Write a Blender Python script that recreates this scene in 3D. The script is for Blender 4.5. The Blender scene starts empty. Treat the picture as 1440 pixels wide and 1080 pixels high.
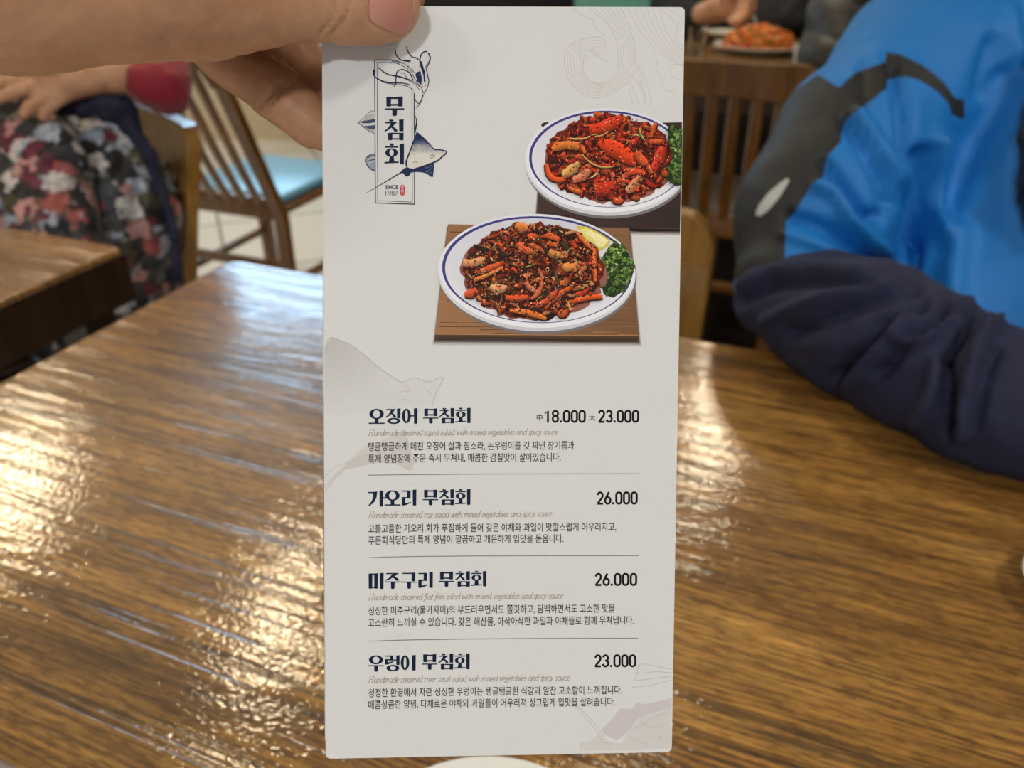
import bpy, bmesh, math, random
import numpy as np
from mathutils import Vector, Matrix, noise as mnoise

# ------------------------------------------------------------------ camera, world, exposure
scene = bpy.context.scene
COL = scene.collection
F = 1080.0                     # focal length in pixels of the 1440x1080 frame
PITCH = math.radians(31.04)
CAM = np.array([0.0, 0.0, 1.17])
TZ = 0.74                      # table top height
cd = bpy.data.cameras.new('camera')
cd.sensor_width = 36.0
cd.lens = 36.0 * F / 1440.0
cd.clip_start = 0.01
cd.dof.use_dof = True
cd.dof.focus_distance = 0.236
cd.dof.aperture_fstop = 27.0 / 1000 / 0.0022
cam = bpy.data.objects.new('camera', cd)
COL.objects.link(cam)
cam.location = CAM
cam.rotation_euler = (math.pi / 2 - PITCH, 0, 0)
scene.camera = cam

scene.view_settings.view_transform = 'Standard'
scene.view_settings.look = 'None'
scene.view_settings.exposure = 0.60
scene.view_settings.gamma = 1.0

world = bpy.data.worlds.new('world')
scene.world = world
world.use_nodes = True
world.node_tree.nodes['Background'].inputs[0].default_value = (0.95, 0.98, 1.0, 1)
world.node_tree.nodes['Background'].inputs[1].default_value = 0.20

LAMPS = [  # x, y, disc radius, radiance, colour
    (-0.90, 2.10, 0.115, 64, (1.0, 0.80, 0.52)),
    (-2.44, 2.96, 0.17, 64, (1.0, 0.80, 0.52)),
    (1.11, 3.51, 0.13, 75, (1.0, 0.84, 0.60)),
    (-0.50, -2.05, 0.16, 140, (0.97, 0.98, 1.0)),
    (1.35, -0.25, 0.18, 44, (1.0, 0.93, 0.84)),
    (-1.55, -0.55, 0.16, 26, (1.0, 0.90, 0.76)),
    (0.25, 1.30, 0.10, 16, (1.0, 0.86, 0.66)),
]
CEIL = 2.70

# ------------------------------------------------------------------ view geometry used to measure the photograph
CP, SP = math.cos(PITCH), math.sin(PITCH)
RIGHT = np.array([1.0, 0, 0]); FWD = np.array([0, CP, -SP]); UP = np.array([0, SP, CP])

def W(px, py, d):
    """world point seen at pixel px,py at axial depth d"""
    return CAM + d * (FWD + RIGHT * ((px - 720) / F) - UP * ((py - 540) / F))

def onz(px, py, z):
    r = FWD + RIGHT * ((px - 720) / F) - UP * ((py - 540) / F)
    return CAM + r * ((z - CAM[2]) / r[2])

def proj(v):
    q = np.asarray(v, float) - CAM
    d = q @ FWD
    return np.stack([720 + F * (q @ RIGHT) / d, 540 - F * (q @ UP) / d], -1)

def lin(c):
    c = np.asarray(c, float) / 255.0
    return np.where(c <= 0.04045, c / 12.92, ((c + 0.055) / 1.055) ** 2.4)

rng = random.Random(7)

# ------------------------------------------------------------------ object helpers
def rootloc(o):
    l = Vector((0, 0, 0))
    while o is not None:
        l += o.location
        o = o.parent
    return np.array(l)

def tag(o, label=None, cat=None, group=None, kind=None):
    for k, v in (('label', label), ('category', cat), ('group', group), ('kind', kind)):
        if v: o[k] = v
    return o

def thing(name, label, cat, loc=(0, 0, 0), rz=0, group=None):
    o = bpy.data.objects.new(name, None)
    COL.objects.link(o)
    o.empty_display_size = 0.05
    o.location = loc
    o.rotation_euler = (0, 0, rz)
    return tag(o, label, cat, group)

def mobj(name, verts, faces, mat, parent=None, smooth=True, world=False, attr=None, colors=None):
    verts = np.asarray(verts, float).reshape(-1, 3)
    if parent is not None and world:
        verts = verts - rootloc(parent)
    me = bpy.data.meshes.new(name)
    me.from_pydata(verts.tolist(), [], [list(map(int, f)) for f in faces])
    me.update()
    if smooth:
        me.polygons.foreach_set('use_smooth', np.ones(len(me.polygons), bool))
    if mat: me.materials.append(mat)
    if attr:
        for k, a in attr.items():
            at = me.attributes.new(k, 'FLOAT', 'POINT')
            at.data.foreach_set('value', np.asarray(a, np.float32))
    if colors is not None:
        at = me.color_attributes.new('col', 'FLOAT_COLOR', 'POINT')
        c = np.ones((len(verts), 4), np.float32); c[:, :3] = colors
        at.data.foreach_set('color', c.ravel())
    o = bpy.data.objects.new(name, me)
    COL.objects.link(o)
    if parent is not None: o.parent = parent
    return o

class MB:
    """collects simple solids into one mesh"""
    def __init__(s): s.v = []; s.f = []
    def add(s, v, f):
        n = len(s.v)
        s.v += [tuple(p) for p in v]; s.f += [[i + n for i in q] for q in f]
        return s
    def box(s, x0, x1, y0, y1, z0, z1, bev=0.0):
        bm = bmesh.new()
        bmesh.ops.create_cube(bm, size=1)
        for q in bm.verts:
            q.co = ((x0 + x1) / 2 + q.co.x * (x1 - x0), (y0 + y1) / 2 + q.co.y * (y1 - y0), (z0 + z1) / 2 + q.co.z * (z1 - z0))
        if bev:
            bmesh.ops.bevel(bm, geom=bm.edges[:], offset=bev, segments=3, affect='EDGES', profile=0.5)
        bm.verts.index_update()
        s.add([q.co[:] for q in bm.verts], [[q.index for q in f.verts] for f in bm.faces])
        bm.free()
        return s
    def tube(s, pts, r, n=10, sx=1.0, sy=1.0, ref=(0, 0, 1)):
        pts = [np.asarray(p, float) for p in pts]
        if not hasattr(r, '__len__'): r = [r] * len(pts)
        V, Fc = [], []
        for i, p in enumerate(pts):
            t = pts[min(i + 1, len(pts) - 1)] - pts[max(i - 1, 0)]
            t = t / np.linalg.norm(t)
            a = np.cross(t, ref)
            if np.linalg.norm(a) < 1e-3: a = np.cross(t, (0, 1, 0.01))
            a /= np.linalg.norm(a); b = np.cross(t, a)
            for k in range(n):
                w = 2 * math.pi * k / n
                V.append(p + r[i] * (sx * math.cos(w) * a + sy * math.sin(w) * b))
        for i in range(len(pts) - 1):
            for k in range(n):
                k2 = (k + 1) % n
                Fc.append([i * n + k, i * n + k2, (i + 1) * n + k2, (i + 1) * n + k])
        Fc.append(list(range(n))[::-1]); Fc.append([(len(pts) - 1) * n + k for k in range(n)])
        return s.add(V, Fc)
    def lathe(s, prof, n=48, c=(0, 0, 0), sx=1, sy=1):
        V, Fc = [], []
        for (r, z) in prof:
            for k in range(n):
                w = 2 * math.pi * k / n
                V.append((c[0] + r * sx * math.cos(w), c[1] + r * sy * math.sin(w), c[2] + z))
        m = len(prof)
        for i in range(m - 1):
            for k in range(n):
                k2 = (k + 1) % n
                Fc.append([i * n + k, i * n + k2, (i + 1) * n + k2, (i + 1) * n + k])
        return s.add(V, Fc)
    def prism(s, outline, fn0, fn1):
        """outline: 2D points; fn0/fn1 map (a,b) to the two faces"""
        n = len(outline)
        V = [fn0(*p) for p in outline] + [fn1(*p) for p in outline]
        Fc = [list(range(n)), [n + i for i in range(n)][::-1]]
        for i in range(n):
            j = (i + 1) % n
            Fc.append([j, i, n + i, n + j])
        return s.add(V, Fc)
    def build(s, name, mat, parent=None, smooth=True, world=False, sharp=40):
        o = mobj(name, s.v, s.f, mat, parent, smooth, world)
        bm = bmesh.new(); bm.from_mesh(o.data)
        bmesh.ops.recalc_face_normals(bm, faces=bm.faces[:])
        for e in bm.edges:
            if len(e.link_faces) == 2 and e.calc_face_angle(0) > math.radians(sharp): e.smooth = False
        bm.to_mesh(o.data); bm.free()
        return o

def copy_tree(o, parent=None):
    c = o.copy(); COL.objects.link(c)
    if parent is not None: c.parent = parent
    for ch in list(o.children): copy_tree(ch, c)
    return c

# ------------------------------------------------------------------ signed distance bodies -> one continuous surface
def sdf_eval(P, prims, k):
    d = None
    for q in prims:
        if q[0] == 'c':
            _, a, b, ra, rb = q[:5]
            a = np.asarray(a, np.float32); b = np.asarray(b, np.float32)
            ba = b - a; L = float(ba @ ba) + 1e-12
            h = np.clip(((P - a) @ ba) / L, 0, 1)
            x = np.linalg.norm(P - a - h[..., None] * ba, axis=-1) - (ra + (rb - ra) * h)
        else:
            _, c, r, R = q[:4]
            y = (P - np.asarray(c, np.float32)) @ np.asarray(R, np.float32)
            r = np.asarray(r, np.float32)
            k0 = np.linalg.norm(y / r, axis=-1); k1 = np.linalg.norm(y / (r * r), axis=-1) + 1e-9
            x = k0 * (k0 - 1) / k1
        if d is None: d = x; continue
        kk = q[5] if (q[0] == 'c' and len(q) > 5) else k
        h = np.clip(0.5 + 0.5 * (d - x) / kk, 0, 1)
        d = d * (1 - h) + x * h - kk * h * (1 - h)
    return d

def surface(prims, h, k, lo=None, hi=None):
    pts = []
    for q in prims:
        if q[0] == 'c':
            for p, r in ((q[1], q[3]), (q[2], q[4])):
                pts += [np.asarray(p) - r, np.asarray(p) + r]
        else:
            m = max(q[2]); pts += [np.asarray(q[1]) - m, np.asarray(q[1]) + m]
    pts = np.array(pts)
    o = pts.min(0) - 2.5 * h; e = pts.max(0) + 2.5 * h
    if lo is not None: o = np.maximum(o, lo)
    if hi is not None: e = np.minimum(e, hi)
    n = np.ceil((e - o) / h).astype(int) + 1
    D = np.empty(n, np.float32)
    ys = (o[1] + h * np.arange(n[1])).astype(np.float32); zs = (o[2] + h * np.arange(n[2])).astype(np.float32)
    step = max(1, int(400000 / (n[1] * n[2])))
    for i in range(0, n[0], step):
        xs = (o[0] + h * np.arange(i, min(n[0], i + step))).astype(np.float32)
        P = np.stack(np.meshgrid(xs, ys, zs, indexing='ij'), -1)
        D[i:i + step] = sdf_eval(P, prims, k)
    D[0] = D[-1] = h; D[:, 0] = D[:, -1] = h; D[:, :, 0] = D[:, :, -1] = h
    S = D < 0
    acc = np.zeros(tuple(n - 1) + (3,), np.float32); cnt = np.zeros(tuple(n - 1), np.float32)
    for ax in range(3):
        sl0 = [slice(None)] * 3; sl1 = [slice(None)] * 3
        sl0[ax] = slice(0, -1); sl1[ax] = slice(1, None)
        a, b = D[tuple(sl0)], D[tuple(sl1)]
        cr = (S[tuple(sl0)] != S[tuple(sl1)])
        t = np.where(cr, a / np.where(cr, a - b, 1), 0)
        o1, o2 = [q for q in range(3) if q != ax]
        for u in (0, 1):
            for v in (0, 1):
                sl = [slice(None)] * 3
                sl[o1] = slice(u, n[o1] - 1 + u); sl[o2] = slice(v, n[o2] - 1 + v)
                c = cr[tuple(sl)]
                acc[..., ax] += np.where(c, t[tuple(sl)], 0)
                acc[..., o1] += c * u; acc[..., o2] += c * v
                cnt += c
    act = cnt > 0
    idx = -np.ones(act.shape, int); idx[act] = np.arange(act.sum())
    base = np.argwhere(act)
    V = o + h * (base + acc[act] / cnt[act][:, None])
    faces = []
    for ax in range(3):
        o1, o2 = [(1, 2), (2, 0), (0, 1)][ax]
        sl0 = [slice(1, -1)] * 3; sl0[ax] = slice(0, -1)
        sl1 = [slice(1, -1)] * 3; sl1[ax] = slice(1, None)
        s0, s1 = S[tuple(sl0)], S[tuple(sl1)]
        for fl, m in ((0, s0 & ~s1), (1, ~s0 & s1)):
            e = np.argwhere(m)
            if len(e) == 0: continue
            off = np.ones(3, int); off[ax] = 0
            e = e + off
            def cell(du, dv):
                q = e.copy(); q[:, o1] -= du; q[:, o2] -= dv
                return idx[q[:, 0], q[:, 1], q[:, 2]]
            f = np.stack([cell(1, 1), cell(0, 1), cell(0, 0), cell(1, 0)], 1)
            faces.append(f[:, ::-1] if fl else f)
    return V, np.concatenate(faces)

def normals_of(V, Fc):
    a = np.cross(V[Fc[:, 2]] - V[Fc[:, 0]], V[Fc[:, 3]] - V[Fc[:, 1]])
    N = np.zeros_like(V)
    for i in range(4): np.add.at(N, Fc[:, i], a)
    return N / (np.linalg.norm(N, axis=1)[:, None] + 1e-12)

def pdist(p, line):
    """distance of 2D points to a polyline, and sign-free parameter"""
    line = np.asarray(line, float); best = np.full(len(p), 1e9)
    for a, b in zip(line[:-1], line[1:]):
        ba = b - a; t = np.clip(((p - a) @ ba) / (ba @ ba + 1e-9), 0, 1)
        best = np.minimum(best, np.linalg.norm(p - a - t[:, None] * ba, axis=1))
    return best

def sdpoly(p, poly):
    """signed distance to polygon, negative inside"""
    poly = np.asarray(poly, float)
    d = pdist(p, np.vstack([poly, poly[:1]]))
    ins = np.zeros(len(p), bool)
    for a, b in zip(poly, np.roll(poly, -1, 0)):
        c = (a[1] > p[:, 1]) != (b[1] > p[:, 1])
        x = a[0] + (p[:, 1] - a[1]) * (b[0] - a[0]) / (b[1] - a[1] + 1e-12)
        ins ^= c & (p[:, 0] < x)
    return np.where(ins, -d, d)

def folds(V, N, lst, scale=1.0):
    """press creases (negative) and raise folds along lines measured in the photograph"""
    p = proj(V); face = np.clip(-(N @ FWD) * 3 + 0.3, 0, 1)
    for line, amp, w in lst:
        V = V + N * (amp * scale * face * np.exp(-(pdist(p, smooth2(line)) / w) ** 2))[:, None]
    return V

def wrinkle(V, N, amp, freq, seed=0, stretch=(1, 1, 1)):
    off = Vector((seed * 7.3, seed * 1.7, seed * 3.1))
    a = np.array([mnoise.fractal(Vector((v[0] * freq * stretch[0], v[1] * freq * stretch[1], v[2] * freq * stretch[2])) + off, 0.6, 2.0, 3) for v in V])
    return V + N * (amp * a)[:, None]

def smooth2(pts, n=6):
    pts = np.asarray(pts, float)
    if len(pts) < 3: return pts
    e = np.vstack([2 * pts[0] - pts[1], pts, 2 * pts[-1] - pts[-2]])
    out = []
    for i in range(1, len(e) - 2):
        for t in np.arange(n) / n:
            p0, p1, p2, p3 = e[i - 1:i + 3]
            out.append(0.5 * ((2 * p1) + (-p0 + p2) * t + (2 * p0 - 5 * p1 + 4 * p2 - p3) * t * t + (-p0 + 3 * p1 - 3 * p2 + p3) * t ** 3))
    out.append(pts[-1])
    return np.array(out)

def chain(pts, k=None):
    """(px, py, depth, radius in px) -> round cones"""
    q = [(W(a, b, d), r * d / F) for a, b, d, r in pts]
    return [('c', q[i][0], q[i + 1][0], q[i][1], q[i + 1][1]) + ((k,) if k else ()) for i in range(len(q) - 1)]

# ------------------------------------------------------------------ materials
class NT:
    def __init__(s, name):
        s.m = bpy.data.materials.new(name); s.m.use_nodes = True
        s.t = s.m.node_tree; s.b = s.t.nodes['Principled BSDF']
    def n(s, typ, ins=None, **kw):
        q = s.t.nodes.new('ShaderNode' + typ)
        for k, v in kw.items(): setattr(q, k, v)
        for k, v in (ins or {}).items():
            if isinstance(v, bpy.types.NodeSocket): s.t.links.new(v, q.inputs[k])
            else: q.inputs[k].default_value = v
        return q
    def set(s, **kw):
        for k, v in kw.items():
            k = k.replace('_', ' ')
            if isinstance(v, bpy.types.NodeSocket): s.t.links.new(v, s.b.inputs[k])
            else: s.b.inputs[k].default_value = v
        return s
    def coord(s, scale=(1, 1, 1), rot=(0, 0, 0), out='Object'):
        c = s.n('TexCoord')
        return s.n('Mapping', {'Vector': c.outputs[out], 'Scale': scale, 'Rotation': rot}).outputs[0]
    def noise(s, vec, scale=5, detail=4, rough=0.55, dist=0.0):
        return s.n('TexNoise', {'Vector': vec, 'Scale': scale, 'Detail': detail, 'Roughness': rough, 'Distortion': dist}).outputs['Fac']
    def ramp(s, fac, stops, interp='LINEAR'):
        r = s.n('ValToRGB', {'Fac': fac}); r.color_ramp.interpolation = interp
        e = r.color_ramp.elements
        while len(e) < len(stops): e.new(0.5)
        for q, (p, c) in zip(e, stops):
            q.position = p; q.color = tuple(c) + (1,) if len(c) == 3 else c
        return r.outputs[0]
    def math(s, op, a, b=0.0):
        return s.n('Math', {0: a, 1: b}, operation=op).outputs[0]
    def mix(s, fac, a, b, blend='MIX'):
        q = s.n('MixRGB', {'Fac': fac, 'Color1': a, 'Color2': b}, blend_type=blend)
        return q.outputs[0]
    def bump(s, height, strength=0.3, dist=0.001, normal=None):
        i = {'Height': height, 'Strength': strength, 'Distance': dist}
        if normal is not None: i['Normal'] = normal
        return s.n('Bump', i).outputs[0]

def rgb(*c): return tuple(lin(c)) + (1,)

def simple(name, c, rough=0.5, noise_amt=0.12, nscale=30, bump=0.0, bscale=200, **kw):
    m = NT(name)
    f = m.noise(m.coord(), nscale, 4)
    a = [x * (1 - noise_amt) for x in c[:3]] + [1]; b = [min(1, x * (1 + noise_amt)) for x in c[:3]] + [1]
    m.set(Base_Color=m.mix(f, tuple(a), tuple(b)), Roughness=rough, **kw)
    if bump: m.set(Normal=m.bump(m.noise(m.coord(), bscale, 3), bump, 0.001))
    return m.m

def wood_table():
    m = NT('lacquered table wood')
    warp = m.noise(m.coord((1.1, 5.0, 1)), 1.6, 2, 0.4)                       # cathedral figure: contour lines of a slow field
    rings = m.math('SINE', m.math('MULTIPLY', warp, 95.0))
    rings01 = m.math('MULTIPLY_ADD', rings, 0.5); m.t.nodes[-1].inputs[2].default_value = 0.5
    broad = m.noise(m.coord((0.9, 9, 1)), 2.2, 5, 0.6)
    streak = m.noise(m.coord((14, 420, 1)), 1.0, 5, 0.7)
    fleck = m.noise(m.coord((70, 520, 1)), 1.0, 3, 0.6)
    groove = m.noise(m.coord((0.55, 46, 1)), 1.0, 3, 0.55, 0.15)              # long open pores running along the planks
    g = m.ramp(groove, [(0.0, (0, 0, 0)), (0.455, (0, 0, 0)), (0.478, (1, 1, 1)), (0.50, (0, 0, 0))])
    col = m.ramp(broad, [(0.28, lin((104, 72, 30))), (0.5, lin((149, 108, 50))), (0.72, lin((184, 140, 72)))])
    st = m.ramp(streak, [(0.40, (0.34, 0.30, 0.26)), (0.50, (0.95, 0.95, 0.95)), (0.60, (1.5, 1.46, 1.36))])
    col = m.mix(0.85, col, st, 'MULTIPLY')
    fk = m.ramp(fleck, [(0.40, (0.42, 0.36, 0.30)), (0.5, (1, 1, 1))])
    col = m.mix(0.8, col, fk, 'MULTIPLY')
    rg = m.ramp(rings01, [(0.0, (0.82, 0.78, 0.74)), (0.3, (1, 1, 1))])
    col = m.mix(0.5, col, rg, 'MULTIPLY')
    col = m.mix(m.math('MULTIPLY', g, 0.75), col, (0.022, 0.012, 0.006, 1))
    # height: pebbled lacquer over grain ridges and pores
    peb = m.noise(m.coord((190, 300, 1)), 1.0, 2, 0.5)
    wave = m.noise(m.coord((16, 60, 1)), 1.0, 2, 0.5)
    h = m.math('MULTIPLY', peb, 0.40)
    h = m.math('ADD', h, m.math('MULTIPLY', wave, 0.75))
    h = m.math('ADD', h, m.math('MULTIPLY', rings01, 0.16))
    h = m.math('ADD', h, m.math('MULTIPLY', streak, 0.07))
    h = m.math('SUBTRACT', h, m.math('MULTIPLY', g, 0.38))
    nb = m.bump(h, 0.7, 0.0012)
    m.set(Base_Color=col, Roughness=0.45, Normal=m.bump(streak, 0.3, 0.0006), Coat_Weight=1.0, Coat_Roughness=0.05, Coat_Normal=nb, Coat_IOR=1.5)
    m.b.inputs['Specular IOR Level'].default_value = 0.35
    return m.m

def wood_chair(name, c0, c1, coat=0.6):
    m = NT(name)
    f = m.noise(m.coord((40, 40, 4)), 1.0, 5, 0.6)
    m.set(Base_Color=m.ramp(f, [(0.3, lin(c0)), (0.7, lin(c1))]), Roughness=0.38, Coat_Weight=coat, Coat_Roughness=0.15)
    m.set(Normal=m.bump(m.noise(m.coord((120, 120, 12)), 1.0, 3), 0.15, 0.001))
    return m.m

M = {}
M['table'] = wood_table()
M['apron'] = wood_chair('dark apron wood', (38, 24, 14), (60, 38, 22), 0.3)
M['chair_gold'] = wood_chair('golden chair wood', (128, 88, 26), (168, 122, 46))
M['chair_brown'] = wood_chair('brown chair wood', (98, 60, 15), (140, 92, 30))
M['seat_vinyl'] = simple('pale seat vinyl', lin((120, 186, 226)), 0.3, 0.05)  # blue light falling on the seat is put into the vinyl colour
M['seat_dark'] = simple('dark seat vinyl', lin((60, 46, 36)), 0.4, 0.1)
M['white_china'] = simple('white glazed china', lin((232, 232, 226)), 0.18, 0.02, Coat_Weight=0.5)
M['skin'] = None

def skin(name, c0, c1, c2):
    m = NT(name)
    f = m.noise(m.coord(), 34, 4, 0.6)
    f2 = m.noise(m.coord(), 110, 4, 0.6)
    col = m.ramp(f, [(0.3, lin(c0)), (0.5, lin(c1)), (0.72, lin(c2))])
    col = m.mix(0.25, col, m.ramp(f2, [(0.35, (0.75, 0.7, 0.68)), (0.6, (1.05, 1.03, 1.0))]), 'MULTIPLY')
    pore = m.n('TexVoronoi', {'Vector': m.coord(), 'Scale': 1500.0}).outputs['Distance']
    m.set(Base_Color=col, Roughness=0.48, Subsurface_Weight=0.25, Subsurface_Radius=(0.006, 0.0022, 0.0012), Subsurface_Scale=0.5,
          Normal=m.bump(pore, 0.12, 0.0004))
    m.b.inputs['Specular IOR Level'].default_value = 0.35
    return m.m
M['skin'] = skin('skin', (158, 112, 82), (176, 130, 98), (188, 142, 108))
M['skin_far'] = skin('skin of the guests', (190, 140, 108), (206, 158, 124), (218, 172, 140))

def nail():
    m = NT('thumb nail')
    f = m.noise(m.coord(), 60, 3)
    m.set(Base_Color=m.ramp(f, [(0.3, lin((178, 118, 102))), (0.7, lin((196, 142, 122)))]), Roughness=0.28, Subsurface_Weight=0.2,
          Subsurface_Radius=(0.004, 0.0015, 0.001), Subsurface_Scale=0.4)
    return m.m
M['nail'] = nail()

def paper():
    m = NT('textured menu paper')
    n1 = m.noise(m.coord((900, 900, 2600), (0.0, 0, 0)), 1.0, 3, 0.6)
    n2 = m.noise(m.coord((420, 420, 900)), 1.0, 2, 0.5)
    h = m.math('ADD', n1, m.math('MULTIPLY', n2, 0.6))
    m.set(Base_Color=rgb(216, 216, 214), Roughness=0.55, Normal=m.bump(h, 0.28, 0.0005))
    m.b.inputs['Specular IOR Level'].default_value = 0.3
    return m.m
M['paper'] = paper()

def ink(name, c, rough=0.5):
    m = NT(name)
    h = m.noise(m.coord((900, 900, 2600)), 1.0, 3, 0.6)
    m.set(Base_Color=rgb(*c), Roughness=rough, Normal=m.bump(h, 0.2, 0.0005))
    m.b.inputs['Specular IOR Level'].default_value = 0.12
    return m.m
M['ink_navy'] = ink('navy ink', (14, 30, 58))
M['ink_black'] = ink('black ink', (16, 16, 18))
M['ink_text'] = ink('charcoal ink', (48, 42, 46))
M['ink_caption'] = ink('taupe ink', (158, 142, 124))
M['ink_line'] = ink('grey rule ink', (118, 116, 120))
M['ink_red'] = ink('red seal ink', (196, 58, 66))
M['ink_pale'] = ink('pale grey ink', (198, 194, 190))

def printed():
    m = NT('colour print')
    a = m.n('VertexColor', layer_name='col').outputs[0]
    h = m.noise(m.coord((900, 900, 2600)), 1.0, 3, 0.6)
    m.set(Base_Color=a, Roughness=0.5, Normal=m.bump(h, 0.2, 0.0005))
    m.b.inputs['Specular IOR Level'].default_value = 0.12
    return m.m
M['print'] = printed()

# ------------------------------------------------------------------ room shell
def plane(name, x0, x1, y0, y1, z0, z1, mat):
    o = MB().box(x0, x1, y0, y1, z0, z1).build(name, mat, smooth=False)
    return tag(o, kind='structure')

def floor_mat():
    m = NT('pale floor tiles with painted shade')
    v = m.coord((1, 1, 1), (0, 0, math.radians(-21.6)))
    b = m.n('TexBrick', {'Vector': v, 'Color1': rgb(238, 238, 236), 'Color2': rgb(228, 228, 225), 'Mortar': rgb(120, 114, 106),
                         'Scale': 1.0, 'Mortar Size': 0.006, 'Brick Width': 0.6, 'Row Height': 0.6}, offset=0.0)
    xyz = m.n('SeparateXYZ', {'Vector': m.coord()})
    shade_zone = m.math('MULTIPLY', m.math('GREATER_THAN', xyz.outputs[0], -0.18), m.math('GREATER_THAN', xyz.outputs[1], 1.25))  # painted shade: floor darkened around the back table and its chairs
    grain = m.noise(m.coord((3, 40, 1)), 1.0, 4)  # streaks that vary the painted shade
    m.set(Base_Color=m.mix(shade_zone, b.outputs[0], m.mix(grain, rgb(26, 22, 20), rgb(44, 36, 30))), Roughness=0.22)
    return m.m
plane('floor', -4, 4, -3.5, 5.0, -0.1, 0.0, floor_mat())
plane('ceiling', -4, 4, -3.5, 5.0, CEIL, CEIL + 0.1, simple('matt ceiling paint', lin((206, 194, 172)), 0.9, 0.04, 6))
plane('wall_back', -4, 4, 4.9, 5.0, 0.0, CEIL, simple('cream wall paint', lin((206, 194, 168)), 0.7, 0.05, 4))
mp = MB().box(.25, 2.4, 4.80, 4.86, 0.001, 1.25, .008).build('partition_panel', simple('mint gloss panel', lin((126, 200, 192)), 0.35, 0.05, 4), smooth=False)
tag(mp, 'mint green panel standing against the back wall', 'panel')
plane('wall_left', -4.1, -4, -3.5, 5.0, 0.0, CEIL, simple('beige wall paint', lin((176, 162, 138)), 0.8, 0.05, 4))
plane('wall_right', 4, 4.1, -3.5, 5.0, 0.0, CEIL, simple('brown wall paint', lin((120, 100, 78)), 0.8, 0.05, 4))

def emit(name, c, s):
    m = NT(name)
    m.set(Base_Color=(0.8, 0.8, 0.8, 1), Emission_Color=tuple(c) + (1,), Emission_Strength=s)
    return m.m

# high window in the back wall, cold daylight
wf = MB()
wx0, wx1, wz0, wz1 = -2.15, -1.05, 1.80, 2.55
for (a, b, c, d) in ((wx0 - .05, wx1 + .05, wz0 - .05, wz0), (wx0 - .05, wx1 + .05, wz1, wz1 + .05), (wx0 - .05, wx0, wz0, wz1), (wx1, wx1 + .05, wz0, wz1), (-1.62, -1.58, wz0, wz1)):
    wf.box(a, b, 4.86, 4.9, c, d)
win = tag(wf.build('window_1', simple('white window frame', lin((210, 214, 216)), 0.4), smooth=False), kind='structure')
MB().box(wx0, wx1, 4.885, 4.895, wz0, wz1).build('pane', emit('daylight through the panes', (0.42, 0.70, 1.0), 9.0), win, smooth=False)

# round ceiling lamps
lamp_words = ['above the rear of the table', 'far to the left', 'above the salad platter',
              'far behind the viewer', 'to the right of the viewer', 'to the left of the viewer', 'straight above the wooden table']
housing_mat = simple('white lamp housing', lin((220, 216, 208)), 0.4)
for (x, y, r, e, c), wd in zip(LAMPS, lamp_words):
    t = thing('ceiling_lamp', 'round white ceiling lamp with a warm diffuser, ' + wd, 'lamp', (x, y, CEIL), group='ceiling lamps')
    MB().lathe([(0.0, 0.0), (r + .03, 0.0), (r + .03, -.05), (r + .004, -.055), (r + .004, -.035), (0, -.035)], 40).build('housing', housing_mat, t)
    MB().lathe([(0.0, -.045), (r * .5, -.048), (r, -.04), (r, -.036), (0, -.036)], 40).build('diffuser', emit('lit diffuser', c, e), t)

# ------------------------------------------------------------------ tables
TA = math.radians(-21.6)
E1 = np.array([math.sin(-TA), math.cos(TA), 0])      # across the planks, away from the viewer
E2 = np.array([math.cos(TA), math.sin(TA), 0])       # along the planks, to the right
corner = onz(325, 364, TZ)

def slab_outline(L, D, r=0.02, n=5):
    out = []
    for cx, cy, a0 in ((L / 2 - r, D / 2 - r, 0), (-L / 2 + r, D / 2 - r, 90), (-L / 2 + r, -D / 2 + r, 180), (L / 2 - r, -D / 2 + r, 270)):
        for i in range(n + 1):
            a = math.radians(a0 + 90 * i / n)
            out.append((cx + r * math.cos(a), cy + r * math.sin(a)))
    return out

def make_table(center, L, D, label, rz=TA, thick=0.038, aprond=0.085, apron_mat='apron', inset=0.03):
    t = thing('dining_table', label, 'table', (center[0], center[1], 0), rz)
    o = MB().prism(slab_outline(L, D), lambda a, b: (a, b, TZ), lambda a, b: (a, b, TZ - thick)).build('tabletop', M['table'], t, smooth=False)
    md = o.modifiers.new('edge', 'BEVEL'); md.width = 0.006; md.segments = 3; md.limit_method = 'ANGLE'; md.angle_limit = math.radians(50)
    md.harden_normals = True
    ap = MB()
    i = inset
    ap.box(-L / 2 + i, L / 2 - i, -D / 2 + i, -D / 2 + i + .022, TZ - thick - aprond, TZ - thick - .0005)
    ap.box(-L / 2 + i, L / 2 - i, D / 2 - i - .022, D / 2 - i, TZ - thick - aprond, TZ - thick - .0005)
    ap.box(-L / 2 + i, -L / 2 + i + .022, -D / 2 + i + .022, D / 2 - i - .022, TZ - thick - aprond, TZ - thick - .0005)
    ap.box(L / 2 - i - .022, L / 2 - i, -D / 2 + i + .022, D / 2 - i - .022, TZ - thick - aprond, TZ - thick - .0005)
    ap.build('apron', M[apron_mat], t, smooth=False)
    for sx in (-1, 1):
        for sy in (-1, 1):
            x, y = sx * (L / 2 - i - .055), sy * (D / 2 - i - .055)
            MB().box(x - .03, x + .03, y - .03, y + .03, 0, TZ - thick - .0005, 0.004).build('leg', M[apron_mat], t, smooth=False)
    return t

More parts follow.
